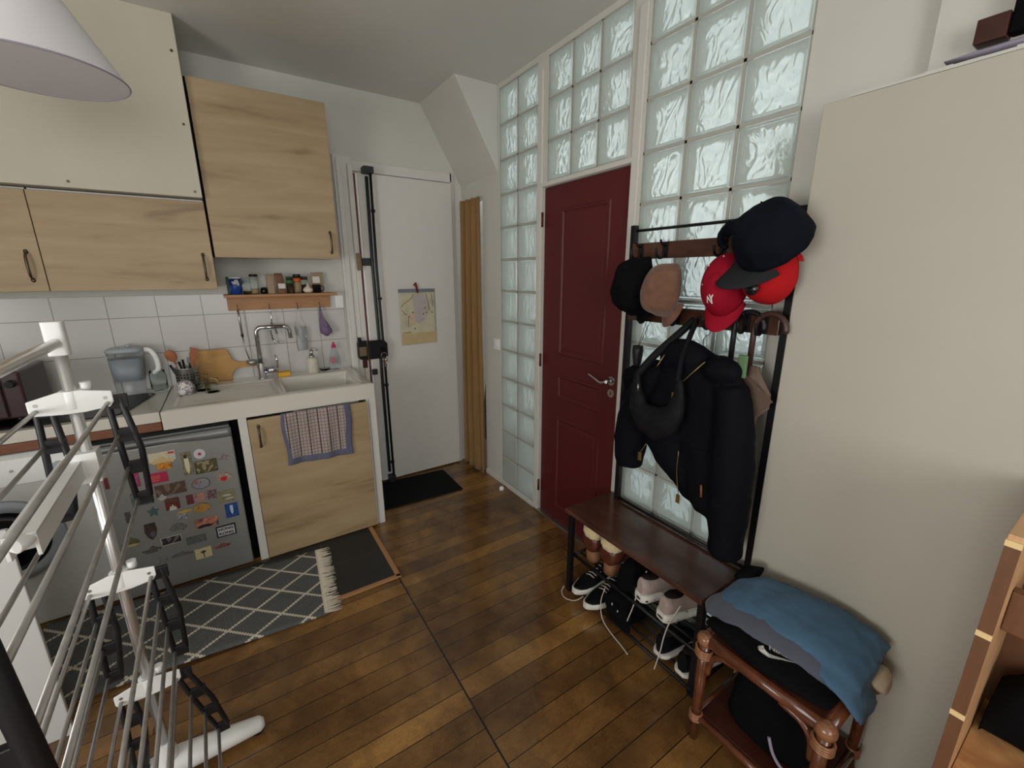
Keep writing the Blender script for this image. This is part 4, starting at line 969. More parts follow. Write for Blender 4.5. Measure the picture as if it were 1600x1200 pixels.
# map
MT['map_paper'] = pattern('town_map_print', [(190, 182, 146), (200, 194, 164), (192, 186, 162), (176, 174, 156)], 9, rough=.8)
MT['map_violet'] = pattern('map_violet_area', [(164, 158, 160), (186, 178, 172), (152, 152, 162)], 70)
MT['map_pink'] = pattern('map_pink_area', [(200, 168, 148), (206, 184, 156)], 40)
MT['map_buff'] = pattern('map_buff_panel', [(186, 166, 122), (196, 176, 132)], 20)
t = thing('town_map', 'pale town map sheet pinned on the white door', 'map', (1.17, 3.07, 1.05))
my = 3.070
g = MB(); g.grid(lambda u, v: (1.032 + .277 * u, my - .003 * math.sin(PI * u * 3) ** 2 * (1 - v) - .002, 1.052 + .39 * v + .004 * u * (1 - v)), 24, 12); build('sheet', g, 'map_paper', t, solid=.0006)
build('header_strip', MB().box(1.028, 1.31, my - .005, my - .0035, 1.435, 1.460), 'grey_strip', t)
g = MB(); g.cur = 0; g.prism([(1.13, 1.40), (1.19, 1.43), (1.235, 1.40), (1.245, 1.30), (1.23, 1.24), (1.18, 1.205), (1.145, 1.225), (1.14, 1.30)], 'y', my - .0058, my - .0055)
g.cur = 1; g.prism([(1.085, 1.285), (1.135, 1.29), (1.14, 1.20), (1.095, 1.195)], 'y', my - .0058, my - .0055)
g.cur = 2; g.prism([(1.035, 1.054), (1.308, 1.056), (1.307, 1.14), (1.036, 1.135)], 'y', my - .0058, my - .0055)
g.cur = 3
for ln in ([(1.04, 1.33), (1.07, 1.36), (1.12, 1.39), (1.14, 1.42)], [(1.045, 1.31), (1.075, 1.275), (1.09, 1.28)], [(1.235, 1.425), (1.25, 1.37), (1.26, 1.30)], [(1.09, 1.19), (1.095, 1.26)], [(1.28, 1.42), (1.29, 1.33)]):
    g.tube([(a, my - .0062, b) for a, b in ln], .0016, 5)
g.tube([(1.05, my - .0062, 1.143), (1.105, my - .0062, 1.146)], .002, 5)
for a, b in ((1.10, 1.26), (1.13, 1.29), (1.225, 1.32), (1.235, 1.285), (1.28, 1.285), (1.14, 1.17), (1.21, 1.275)): g.ell((a, my - .0055, b), .006, .001, .006, 10, 5)
build('print', g, ['map_violet', 'map_pink', 'map_buff', 'side_brown'], t)
g = MB(); g.tube([(1.158, 3.06, 1.505), (1.164, 3.058, 1.48), (1.172, 3.058, 1.43)], [.008, .010, .004], 8); g.ell((1.15, 3.058, 1.488), .008, .005, .008, 10, 6)
tag(build('map_peg', g, 'red_clip'), 'small dark red peg holding the map on the white door', 'peg')

# curtain
def curt(u, v):
    y = 3.10 - .318 * u; bot = .012
    z = 2.085 - (2.085 - bot) * v
    k = .65 + .35 * v
    x = 1.555 + k * (.026 * math.sin(u * 24 + .5 * math.sin(v * 3)) + .010 * math.sin(u * 51 + 1.3 + v)) - .02 * v * math.sin(u * 3)
    if u > .8: y -= .0
    return (x, y - .03 * v * (u - .2), z)
g = MB(); g.grid(curt, 90, 40); tag(build('curtain', g, 'curtain', solid=.003), 'mustard yellow curtain hanging across the niche beside the white door', 'curtain')
g = MB()
g.loft([((1.625 + .012 * math.sin(i), 2.83 + .01 * math.cos(i * 2), z), a, b, (1, 0, 0), (0, 1, 0)) for i, (z, a, b) in enumerate(((.012, .045, .032), (.05, .05, .036), (.16, .046, .034), (.24, .036, .028), (.26, .015, .01)))], 20)
tag(build('white_bag', g, 'beige_cloth'), 'white bag standing behind the foot of the mustard curtain', 'bag')
g = MB(); g.loft([((1.625, 2.835, z), a, b, (1, 0, 0), (0, 1, 0)) for z, a, b in ((.262, .03, .03), (.30, .045, .036), (.5, .04, .034), (.72, .02, .018))], 18)
tag(build('dark_garment', g, 'grey_cloth'), 'dark grey garment behind the curtain edge, above the white bag', 'garment')
# mat
def matf(a, b): return [(.735, 2.66), (1.275, 2.63), (1.29, 3.0), (.80, 3.03)][a]
g = MB().prism([(.70, 2.655), (1.275, 2.625), (1.285, 3.005), (.80, 3.045)], 'z', .0008, .011); g.prism([(.725, 2.68), (1.25, 2.65), (1.258, 2.98), (.82, 3.018)], 'z', .011, .014)
tag(build('doormat', g, 'doormat', bevel=.002), 'flat black doormat in front of the white door', 'doormat')
t = thing('door_stop', 'small white round door stop on the floorboards by the bricks', 'door stop', (1.515, 2.462, 0))
g = MB(); g.lathe([(.001, .001), (.017, .001), (.018, .012), (.014, .026), (.001, .03)], (1.515, 2.462, 0)); build('body', g, 'white_plastic', t)
# rug
RC = Vector((-.30, 2.195, 0)); ra = math.radians(-4.5)
t = thing('woven_rug', 'grey woven rug with cream diamond lattice and fringe', 'rug', RC, rot=(0, 0, ra))
L = .52
def rugf(u, v):
    x = -.62 + (L + .62) * u; y = -.275 + .55 * v
    return (x, y, .0105 + .002 * math.sin(x * 9 + y * 4) * math.sin(y * 7) + .0015)
g = MB(); g.grid(rugf, 60, 20); o = build('woven_body', g, 'rug', t, local=True, solid=.006)
g = MB()
random.seed(3)
for k in range(120):
    y = -.268 + .534 * k / 119 + random.uniform(-.003, .003); x0 = L - .012; ln = random.uniform(.052, .075); dy = random.uniform(-.012, .012)
    g.tube([(x0, y, .0145), (x0 + .02, y + dy * .2, .0155), (x0 + ln * .6, y + dy * .7, .012), (x0 + ln, y + dy, .0125)], [.0030, .0022, .0020, .0012], 5)
g.box(L - .02, L - .004, -.268, .270, .012, .0165)
o = build('fringe', g, 'fringe', t, local=True); o['kind'] = 'stuff'
o = bpy.data.objects['woven_body']

# pendant lamp shade
t = thing('pendant_lamp', 'white conical pendant lamp shade at the top left', 'lamp', (-.357, 1.843, 2.10))
g = MB(); g.lathe([(.198, 0), (.196, .002), (.06, .235), (.055, .245)], (-.357, 1.843, 2.10), 64)
b = build('shade', g, 'lamp_shade', t, solid=.002)
g = MB(); g.tube([(-.357 + .198 * math.cos(2 * PI * k / 64), 1.843 + .198 * math.sin(2 * PI * k / 64), 2.10) for k in range(64)], .0022, 6, closed=True); build('rim', g, 'mauve_cloth', t)
g = MB(); g.cyl((-.357, 1.843, 2.25), (-.357, 1.843, 2.34), .022); build('socket', g, 'white_plastic', t)
g = MB(); g.ell((-.357, 1.843, 2.215), .03, .03, .038, 16, 10); build('bulb', g, 'label_white', t)
g = MB(); g.tube([(-.357, 1.843, 2.33), (-.357, 1.843, CZ - .001)], .003, 8); build('cord', g, 'white_plastic', t)

# ================================================================ DRYING RACK
DA = math.radians(2.3)
t = thing('drying_rack', 'folded tower drying rack with white brackets and metal rods', 'drying rack', (-.355, 1.437, 0), rot=(0, 0, DA))
RL = .868
def post(y0, far):
    g = MB(); g.cyl((0, y0, .04), (0, y0, 1.41), .0125, n=20); build('post', g, 'tube_metal', t, local=True)
    g = MB(); g.loft([((0, y0, z), .019, .018, (1, 0, 0), (0, 1, 0)) for z in (1.375, 1.378, 1.452, 1.455)], 20, 5); build('end_cap', g, 'white_plastic', t, local=True)
    # foot
    g = MB(); sec = [(-.27, .018, .014), (-.262, .026, .02), (-.15, .034, .026), (-.03, .042, .034), (.03, .042, .034), (.15, .034, .026), (.245, .026, .02), (.258, .012, .012)]
    g.loft([((x, y0, .038 + (.028 * (1 - abs(x) / .27))), b_, c_, (0, 1, 0), (0, 0, 1)) for x, b_, c_ in sec], 18, 2.6); build('foot', g, 'white_plastic', t, local=True)
    g = MB(); g.loft([((0, y0, z), r, r, (1, 0, 0), (0, 1, 0)) for z, r in ((.07, .034), (.10, .026), (.15, .020), (.155, .016))], 20, 3); build('foot_socket', g, 'white_plastic', t, local=True)
    for x in (-.235, .235): g = MB(); g.lathe([(.001, -.008), (.018, -.008), (.02, 0), (.018, .008), (.001, .008)], (x, y0 - .0, .0205), 18, 'y'); build('castor', g, 'black_plastic', t, local=True)
    for z in (1.262, .748, .385):
        s = -1 if far else 1
        yy = y0 + s * .016
        P = [(-.075, z - .018), (-.068, z - .026), (-.02, z - .030), (.02, z - .030), (.068, z - .024), (.076, z - .012), (.076, z + .016), (.02, z + .026), (-.02, z + .026), (-.075, z + .010)]
        g = MB().prism(P, 'y', yy - .003, yy + .003); g.cyl((0, y0, z - .02), (0, y0, z + .026), .021)
        br = build('bracket', g, 'white_plastic', t, local=True, bevel=.002)
        g = MB()
        for x in (-.06, .062): g.cyl((x, yy - .0035, z), (x, yy + .0035, z), .0045, n=12)
        build('pin', g, 'steel', br, local=True)
        g = MB(); g.cyl((.028, y0 + .006, z + .02), (.028, y0 + .006, z + .042), .011); build('knob', g, 'white_plastic', br, local=True)
    # combs hanging down from the brackets, folded
    for x, sx in ((-.062, -1), (.064, 1)):
        for z, ln in ((1.248, .275), (.735, .275), (.372, .26)):
            g = MB(); n = 3; st = ln / n; lean = .07 if z < .5 and sx > 0 else .012
            s = -1 if far else 1
            yc = y0 - s * .012 if far else y0 + .0
            yc = y0 - .004 if far else y0 + .004
            def X(q): return x + sx * lean * q
            # two side rails joined by rungs with oval holes between
            fs = 1 if far else -1
            for off in (-.003 * fs, .036 * fs):
                g.tube([(X(0) + off * (.6 if abs(off) > .01 else 1), yc, z + .01), (X(.5) + off, yc, z - ln * .5), (X(1) + off * (.7 if abs(off) > .01 else 1), yc, z - ln)], .0078 if far else .0125, 8)
            for k in range(n + 1):
                zz = z - k * st; q = k / n
                g.box(X(q) - .007 * fs, X(q) + (.03 if k == n else .038) * fs, yc - .006, yc + .006, zz - .020, zz + .016)
            build('rod_holder', g, 'black_plastic', t, local=True, bevel=.002)
post(0, True); post(-RL, False)
for x, sx in ((-.062, -1), (.064, 1)):
    for z, ln in ((1.248, .275), (.735, .275), (.372, .26)):
        lean = .07 if z < .5 and sx > 0 else .012
        for k in range(4):
            q = k / 3; g = MB(); g.tube([(x + sx * lean * q, -.012, z - ln * q), (x + sx * lean * q, -RL + .012, z - ln * q)], .0048, 8); build('drying_rod', g, 'rod_metal', t, local=True)
g = MB(); g.cyl((0, -.012, 1.405), (0, -RL + .012, 1.405), .0115, n=18); build('top_bar', g, 'tube_metal', t, local=True)
# small-item arm : white slotted arm pointing back along the rack
g = MB()
za = 1.085
g.prism([(.012, .018), (-.40, .018), (-.415, .008), (-.415, -.008), (-.40, -.018), (.012, -.018)], 'x', -.052, -.044)
g2 = MB()
def arm():
    g = MB(); z = 1.10
    for a, b in ((-.022, -.016), (.016, .022)): g.box(a - .03, b - .03, -.40, .0, z - .034, z + .012)
    g.box(-.052, -.008, -.40, 0, z + .008, z + .013)
    g.loft([((-.03, y, z + .001), r, .013, (1, 0, 0), (0, 0, 1)) for y, r in ((-.395, .022), (-.405, .020), (-.415, .014), (-.42, .006))], 16)
    for k in range(8):
        y = -.05 - k * .045; g.box(-.046, -.014, y - .008, y + .008, z - .03, z + .012)
    g.box(-.036, .022, -.03, .024, z - .05, z + .03)
    return g
build('hanger_arm', arm(), 'white_plastic', t, local=True, bevel=.002)

# white low cabinet behind the rack
t = thing('white_panel_screen', 'plain white upright panel at the lower left edge, behind the rack rods', 'panel', (-.90, 1.81, 0))
build('panel', MB().box(-1.15, -.662, 1.802, 1.818, 0.0, .81), 'white_enamel', t, bevel=.003)
build('return_panel', MB().box(-1.15, -1.134, 1.818, 2.12, 0.0, .81), 'white_enamel', t, bevel=.003)
# ================================================================ TALL WHITE BOARD PARTITION
PXX = 1.50
g = MB(); g.box(PXX, PXX + .02, BY + .02, .665, 0, 2.028); struct('wall_partition', g, 'cream_board', bevel=.002)
g = MB()
for k in range(14):
    y0 = .60 - k * .05; g.box(PXX + .0, PXX + .078, y0 - .05, y0, 2.0285, 2.034 + .006 * random.random())
struct('trim_12', g, 'wall')
# paint scars on the board
g = MB()
for z, y0, y1 in ((1.462, .045, .10), (1.453, .04, .102), (1.446, .03, .104), (1.438, .045, .105), (1.431, .035, .106)):
    g.ell((PXX - .0002, (y0 + y1) / 2, z), .0006, (y1 - y0) / 2, .0012, 12, 6)
struct('trim_13', g, 'soffit')
t = thing('storage_box', 'dark box on the ledge at the upper right corner', 'box', (1.54, .26, 2.047))
build('body', MB().box(1.512, 1.545, .10, .285, 2.066, 2.20), 'mauve_dark', t, bevel=.003) if 'mauve_dark' in MT else build('body', MB().box(1.512, 1.547, .10, .322, 2.07, 2.20), 'black_cloth', t, bevel=.004)
build('foot_block', MB().box(1.505, 1.547, .323, .375, 2.066, 2.115), 'red_wood', t, bevel=.002)
g = MB(); g.loft([((1.53, y, 2.05), .022, b_, (1, 0, 0), (0, 0, 1)) for y, b_ in ((.42, .002), (.38, .006), (.25, .010), (.10, .014), (-.05, .016))], 16)
tag(build('folded_cloth', g, 'mauve_cloth'), 'lilac grey cloth lying along the ledge on the right', 'cloth')

# ================================================================ WOODEN UNIT, LOWER RIGHT
t = thing('wooden_shelf_unit', 'pale and brown wooden shelf unit at the lower right corner', 'shelf unit', (1.3, -.2, 0))
ux, uy = 1.12, .077
build('side_panel', MB().box(ux + .002, 1.49, uy - .020, uy, 0, 1.105), 'side_pale', t, bevel=.001)
g = MB(); g.box(ux - .002, ux + .002, uy - .020, uy + .0004, 0, 1.083); build('front_edging', g, 'side_brown', t)
for z in (1.089, .892, .697, .50, .30, .10):
    build('finger_joint', MB().box(ux - .0035, ux + .006, uy - .0205, uy + .001, z - .006, z + .006), 'cream_wood', t)
MT['mottled'] = pattern('mottled_varnished_top', [(150, 100, 66), (206, 158, 104), (176, 124, 82), (220, 176, 120)], 7, rough=.35)
build('shelf', MB().box(ux + .01, 1.49, -.62, uy - .021, .48, .505), 'mottled', t, bevel=.002, origin=(1.3, -.2, .48))
build('shelf', MB().box(ux + .01, 1.49, -.62, uy - .021, .06, .085), 'mottled', t, bevel=.002, origin=(1.3, -.2, .06))
build('rail', MB().box(1.22, 1.25, -.62, uy - .021, .86, .95), 'side_brown', t, bevel=.002)
build('side_panel', MB().box(ux + .002, 1.49, -.64, -.62, 0, 1.105), 'side_pale', t, bevel=.001)
build('back_panel', MB().box(1.484, 1.492, -.62, uy - .02, 0, 1.1), 'side_brown', t)
g = MB(); g.loft([((1.40, y, .506 + h), .06, h, (1, 0, 0), (0, 0, 1)) for y, h in ((.045, .02), (.04, .06), (.0, .085), (-.15, .09), (-.30, .05))], 20, 3)
tag(build('black_case', g, 'black_cloth'), 'black soft case lying on the wooden shelf at the lower right', 'case')

# ================================================================ HALL TREE
t = thing('hall_tree', 'black metal hall tree with brown boards, hooks and a shoe bench', 'coat rack', (1.4, 1.03, 0))
HX = 1.525
for y in (1.352, .682):
    build('post', MB().box(HX - .0125, HX + .0125, y - .0125, y + .0125, .005, 1.765), 'black_metal', t, bevel=.002)
for y, x in ((1.385, 1.252), (.700, 1.272)):
    build('leg', MB().box(x - .0125, x + .0125, y - .0125, y + .0125, .005, .425), 'black_metal', t, bevel=.002)
g = MB(); g.cyl((HX, 1.352, 1.742), (HX, .682, 1.742), .006, n=10); build('top_rail', g, 'black_metal', t)
for z0, z1 in ((1.623, 1.688), (1.362, 1.428)):
    build('hook_board', MB().box(HX - .022, HX - .006, .695, 1.340, z0, z1), 'rack_wood', t, bevel=.002)
def hk(y, z):
    g = MB(); x = HX - .024; g.box(x - .003, x, y - .012, y + .012, z - .03, z + .03)
    g.tube(bez([(x, y, z - .012), (x - .025, y, z - .032), (x - .05, y, z - .022), (x - .058, y, z + .006)], 5), .005, 8); g.tube(bez([(x, y, z + .015), (x - .02, y, z + .02), (x - .034, y, z + .038)], 4), .0045, 8)
    return build('coat_hook', g, 'black_metal', t)
for y in (1.29, 1.165, .92, .80, .725): hk(y, 1.655)
for y in (1.24, 1.08, .93, .80, .74): hk(y, 1.395)
g = MB(); g.cyl((HX, 1.352, .46), (HX, .682, .46), .007, n=10); build('back_rail', g, 'black_metal', t)
g = MB(); g.cyl((HX, 1.352, .80), (HX, .682, .80), .005, n=10)
g = MB().prism([(1.245, .69), (1.56, .69), (1.56, 1.43), (1.245, 1.43)], 'z', .427, .447); build('bench_top', g, 'rack_wood', t, bevel=.003)
g = MB()
for x in (1.262, 1.30, 1.35, 1.40, 1.45, 1.50): g.cyl((x, 1.375, .215), (x, .695, .215), .0055 if x > 1.27 else .008, n=8)
for y in (1.37, .70): g.cyl((1.262, y, .215), (1.52, y, .215), .007, n=8)
build('upper_shoe_rack', g, 'black_metal', t)
g = MB()
for x in (1.262, 1.31, 1.36, 1.41, 1.46, 1.51): g.cyl((x, 1.375, .035), (x, .695, .035), .0045 if x > 1.27 else .007, n=8)
for y in (1.37, .70): g.cyl((1.262, y, .035), (1.52, y, .035), .006, n=8)
build('lower_shoe_rack', g, 'black_metal', t)

# ================================================================ HATS
def orient(X, Y, Z, loc):
    m = Matrix.Identity(4); m.col[0][:3] = Vector(X).normalized(); m.col[1][:3] = Vector(Y).normalized(); m.col[2][:3] = Vector(Z).normalized(); m.col[3][:3] = Vector(loc); return m
def cap(label, mat, M4, brim_mat=None, W=.082, Lc=.10, H=.105, group=None, brim=.07, logo=None, slump=0, wrinkle=.0, eyelets=None):
    """local: crown centre at origin base, brim towards +Y, top +Z"""
    t = thing('cap', label, 'cap', (0, 0, 0), group); t.matrix_world = M4; ORG[t.name] = M4.translation.copy()
    def crown(u, v):
        th = 2 * PI * u; ph = v * PI / 2; r = math.cos(ph) ** .62; z = H * math.sin(ph) ** .9
        x = W * r * math.cos(th); y = Lc * r * math.sin(th)
        if math.sin(th) > 0: z *= 1 + .06 * math.sin(th)
        n = 1 + wrinkle * noise.noise(Vector((x * 22, y * 22, z * 22 + slump)))
        seam = 1 - .012 * (abs(math.cos(3 * th)) ** 18) * (1 - v)
        return (x * n * seam, y * n * seam, z * n)
    g = MB(); g.grid(crown, 60, 20); g.ell((0, 0, H), .008, .008, .005, 12, 6)
    build('crown', g, mat, t, local=True, solid=.002)
    def br(u, v):
        a = PI * (.14 + .72 * u); s = v
        cx, cy = W * math.cos(a), Lc * math.sin(a) * .98
        ext = brim * math.sin(PI * u) ** .55
        y = cy + ext * s; x = cx * (1 + .03 * s); z = .004 - .030 * (x / W) ** 2 * (.35 + .65 * s) - .006 * s
        return (x, y, z)
    g = MB(); g.grid(br, 30, 10); build('brim', g, brim_mat or mat, t, local=True, solid=.003)
    if eyelets:
        g = MB()
        for k in range(6):
            th = PI / 6 + k * PI / 3; ph = math.radians(62); r = math.cos(ph) ** .62; z = H * math.sin(ph) ** .9
            g.ell((W * r * math.cos(th) * 1.02, Lc * r * math.sin(th) * 1.02, z * 1.02), .0028, .0028, .0028, 8, 6)
        build('eyelets', g, eyelets, t, local=True)
    if logo: logo(t, W, Lc, H)
    return t
def ori2(Y, Z, loc):
    Y = Vector(Y).normalized(); Z = Vector(Z); Z = (Z - Y * Z.dot(Y)).normalized(); return orient(Y.cross(Z), Y, Z, loc)
def ny_logo(t, W, Lc, H):
    mb = MB()
    a = text_mesh('N', .046, .0007, .0012); b = text_mesh('Y', .046, .0007, .0012)
    a.xf(Matrix.Translation((-.006, -.003, 0))); b.xf(Matrix.Translation((.006, .006, .0012)))
    mb.add(a.v, a.f, False); mb.add(b.v, b.f, False)
    out = []
    for (lx, ly, lz) in mb.v:
        th = PI / 2 + lx / (Lc * .9); ph = math.radians(50) + ly / H * .95; r = math.cos(ph) ** .62; z = H * math.sin(ph) ** .9 * (1 + .06 * math.sin(th)); e = 1.025 + lz * 4
        out.append((W * r * math.cos(th) * e, Lc * r * math.sin(th) * e, z * e))
    mb.v = out; build('monogram', mb, 'white_thread', t, local=True)
# red cap, crown towards the room, brim down
cap('crimson baseball cap with white NY monogram hanging on the upper board', 'red_cap', ori2((-.42, -.02, -1), (-.85, -.15, .5), (1.45, .855, 1.515)), W=.070, Lc=.105, H=.115, logo=ny_logo, brim=.058, eyelets='white_thread')
# tan cap seen sideways
cap('tan suede cap hanging beside the black cap on the upper board', 'tan_cap', orient((.35, .93, .05), (.0, .12, -1), (-.93, .35, .05), (1.43, 1.07, 1.50)), W=.066, Lc=.10, H=.11, brim=.045, wrinkle=.06)
cap('plain black cap at the left end of the upper board', 'black_cloth', orient((.5, .86, .1), (0, .1, -1), (-.86, .5, .05), (1.44, 1.205, 1.51)), W=.082, Lc=.115, H=.125, brim=.04, wrinkle=.12)
# bright red cap behind, and the large dark cap on the post
t = cap('bright red cap with a black badge, half hidden under the big dark cap', 'bright_red', ori2((.1, .1, 1), (-1, .1, .0), (1.455, .715, 1.555)), W=.080, Lc=.09, H=.09, brim=.015)
g = MB(); g.lathe([(.001, 0), (.019, 0), (.021, .004), (.018, .008), (.001, .009)], (0, 0, 0), 24); g.xf(orient((0, 1, 0), (0, 0, -1), (-1, 0, 0), (1.345, .715, 1.517))); g.cur = 0
o = build('badge', g, 'black_gloss', None); o.parent = t; o.matrix_parent_inverse = t.matrix_world.inverted()
cap('large dark navy cap with charcoal brim hung over the top of the right post', 'navy_cap', ori2((-.50, .62, -.62), (-.45, -.15, .85), (1.405, .695, 1.64)), brim_mat='grey_brim', W=.098, Lc=.105, H=.135, brim=.085, wrinkle=.07, eyelets='black_cloth')
# dark glove-like cap left of it
t = thing('dark_beanie', 'crumpled dark beanie resting left of the large navy cap', 'beanie', (1.47, .80, 1.66))
g = MB(); g.loft([((1.46, y, z), a, b, (1, 0, .1), (0, .2, 1)) for y, z, a, b in ((.895, 1.69, .006, .006), (.885, 1.695, .018, .014), (.86, 1.715, .03, .024), (.83, 1.70, .042, .045), (.79, 1.69, .05, .062), (.76, 1.69, .05, .06), (.74, 1.69, .02, .03))], 22)
build('body', g, 'navy_cap', t)
g = MB(); g.tube(bez([(1.45, .87, 1.73), (1.445, .895, 1.70), (1.445, .895, 1.665), (1.45, .875, 1.645)], 5), [.010] * 6 + [.012] * 6 + [.009] * 4, 10); build('fold', g, 'navy_cap', t)
g = MB(); g.tube(bez([(1.385, .80, 1.705), (1.375, .795, 1.68), (1.38, .785, 1.655), (1.375, .78, 1.63), (1.385, .775, 1.61)], 5), .003, 6); tag(build('neck_chain', g, 'steel'), 'thin chain dangling from the large navy cap', 'chain')

# ================================================================ JACKET, BAG, UMBRELLAS
def fabric(name, mb, mat, parent, voxel=.009, disp=.008, dscale=.09, sm=3):
    o = build(name, mb, mat, parent)
    r = o.modifiers.new('remesh', 'REMESH'); r.mode = 'VOXEL'; r.voxel_size = voxel; r.use_smooth_shade = True
    s = o.modifiers.new('smooth', 'SMOOTH'); s.factor = .6; s.iterations = sm
    if disp:
        tx = bpy.data.textures.new(name + '_folds', 'CLOUDS'); tx.noise_scale = dscale; tx.noise_depth = 2
        d = o.modifiers.new('folds', 'DISPLACE'); d.texture = tx; d.strength = disp; d.mid_level = .5; d.texture_coords = 'LOCAL'
    return o
U, V = (0, 1, 0), (1, 0, 0)
t = thing('winter_jacket', 'dark navy winter jacket with brass zips hanging on the hall tree', 'jacket', (1.43, .92, .62))
g = MB()
JX = 1.40
# right half of body (towards the partition) long; left half shorter
g.loft([((JX, y, z), a, b, U, V) for y, z, a, b in ((.89, 1.285, .05, .025), (.89, 1.26, .12, .04), (.885, 1.20, .165, .05), (.875, 1.12, .175, .055), (.875, 1.0, .165, .055), (.87, .88, .15, .052), (.84, .78, .12, .048), (.82, .72, .08, .04))], 28, 2.6)
g.loft([((JX - .01, y, z), a, b, U, V) for y, z, a, b in ((.98, 1.2, .06, .05), (.98, 1.1, .10, .07), (1.0, .98, .10, .065), (.99, .90, .095, .06), (.95, .83, .085, .05), (.90, .78, .05, .04))], 24, 2.4)
# lower front panel
g.loft([((JX - .005, y, z), a, b, U, V) for y, z, a, b in ((.80, .95, .10, .06), (.80, .82, .10, .058), (.785, .73, .085, .055), (.77, .70, .07, .05))], 24, 2.6)
# left sleeve
g.tube(bez([(JX, 1.04, 1.20), (JX - .01, 1.115, 1.10), (JX - .01, 1.165, .95), (JX - .015, 1.175, .82), (JX - .02, 1.165, .745)], 6), [.055 + .018 * math.sin(i / 24 * PI) for i in range(25)], 18)
# right sleeve, hangs to the bench
g.tube(bez([(JX - .01, .765, 1.19), (JX - .015, .735, 1.05), (JX - .02, .72, .88), (JX - .02, .712, .72), (JX - .02, .705, .575)], 6), [.055 + .016 * math.sin(i / 24 * PI) for i in range(25)], 18)
# hood
g.ell((JX - .01, .955, 1.255), .05, .105, .075, 20, 12)
g.ell((JX - .02, .80, 1.24), .05, .07, .05, 20, 12)
body = fabric('shell', g, 'jacket_nylon', t, .008, .012, .08, 4)
def zipper(pts, pull=True, r=.0035):
    g = MB(); p = bez(pts, 5); g.tube(p, r, 6, flat=.6)
    if pull: e = p[-1]; g.box(e.x - .004, e.x, e.y - .007, e.y + .007, e.z - .035, e.z)
    return build('zip', g, 'gold', t)
ZX = JX - .085
zipper([(ZX + .02, .835, 1.27), (ZX + .003, .87, 1.225), (ZX - .004, .905, 1.18), (ZX - .008, .925, 1.145)], True, .0025)
zipper([(ZX + .02, 1.00, 1.27), (ZX + .004, 1.02, 1.22)], False, .002)
zipper([(ZX + .018, .90, .92), (ZX + .02, .90, .83), (ZX + .022, .885, .745)], True, .002)
zipper([(ZX + .012, 1.045, .90), (ZX + .012, 1.07, .855)], True, .002)
g = MB(); g.tube([(ZX + .008, .79, .83), (ZX + .008, .785, .785)], .004, 6); build('pocket_tab', g, 'brown_trim', t)
g = MB(); g.tube(bez([(1.46, .93, 1.37), (1.455, .918, 1.392), (1.455, .90, 1.38), (1.455, .905, 1.35), (1.455, .925, 1.33), (1.455, .925, 1.29)], 5), .0014, 6); g.tube([(1.455, 1.05, 1.235), (1.455, .925, 1.30), (1.455, .80, 1.235)], .003, 6)
tag(build('wire_hanger', g, 'black_metal'), 'thin wire coat hanger holding the navy jacket', 'hanger')

t = thing('shoulder_bag', 'charcoal crescent shoulder bag hanging in front of the jacket', 'bag', (1.31, 1.0, .95))
BX = 1.295
def bagf(s, side):
    return
g = MB(); outer = [(1.098, 1.175), (1.105, 1.08), (1.085, 1.00), (1.04, .955), (.985, .945), (.925, .965), (.885, 1.02), (.872, 1.10), (.885, 1.19), (.905, 1.20), (.925, 1.16), (.935, 1.12), (.96, 1.09), (1.01, 1.085), (1.05, 1.10), (1.07, 1.14), (1.078, 1.18)]
sec = [(1.088, 1.19, .012), (1.088, 1.13, .022), (1.075, 1.06, .04), (1.03, 1.02, .06), (.985, 1.01, .066), (.94, 1.03, .058), (.905, 1.08, .036), (.895, 1.14, .022), (.90, 1.20, .012)]
rr = []
P = [Vector((BX, a, b)) for a, b, r in sec]
for i, (a, b, r) in enumerate(sec):
    T = (P[min(i + 1, len(P) - 1)] - P[max(i - 1, 0)]).normalized(); N = T.cross(Vector((1, 0, 0))).normalized()
    rr.append([P[i] + N * (r * 1.05 * math.cos(2 * PI * k / 20)) + Vector((1, 0, 0)) * (min(.035, r * .7) * math.sin(2 * PI * k / 20)) for k in range(20)])
g.rings(rr); fabric('body', g, 'bag', t, .006, .006, .04, 2)
g = MB(); g.tube(bez([(BX, 1.088, 1.18), (BX + .04, 1.045, 1.26), (BX + .11, .985, 1.355), (BX + .15, .965, 1.395)], 6), .009, 8, flat=1.6); g.tube(bez([(BX + .15, .955, 1.395), (BX + .11, .945, 1.355), (BX + .04, .925, 1.27), (BX, .905, 1.19)], 6), .009, 8, flat=1.6)
build('strap', g, 'bag', t)
g = MB(); g.tube([(BX - .03, 1.055, 1.155), (BX - .032, 1.052, 1.13)], .003, 6); build('zip_pull', g, 'steel', t)
# folded black umbrella at the left
t = thing('folded_umbrella', 'small folded black umbrella hanging by a cord at the left', 'umbrella', (1.41, 1.2, .98))
g = MB(); g.lathe([(.001, .08), (.021, .08), (.023, .055), (.016, .0), (.013, -.01)], (1.415, 1.195, 1.19), 20); build('handle', g, 'black_plastic', t)
g = MB(); rr = []
for i, (z, r) in enumerate(((1.185, .015), (1.16, .042), (1.12, .055), (1.09, .042), (1.07, .04), (1.03, .058), (.99, .05), (.95, .02))):
    rr.append([(1.415 + r * (1 + .25 * math.cos(6 * a_ + i)) * math.cos(a_) * .8, 1.198 + r * (1 + .25 * math.cos(5 * a_ + i * 2)) * math.sin(a_), z) for a_ in [2 * PI * k / 28 for k in range(28)]])
g.rings(rr); build('canopy', g, 'black_cloth', t)
g = MB(); g.tube([(1.415, 1.195, 1.27), (1.45, 1.185, 1.385)], .0012, 5); g.tube([(1.415, 1.19, 1.27), (1.45, 1.165, 1.385)], .0012, 5); build('cord', g, 'black_cloth', t)
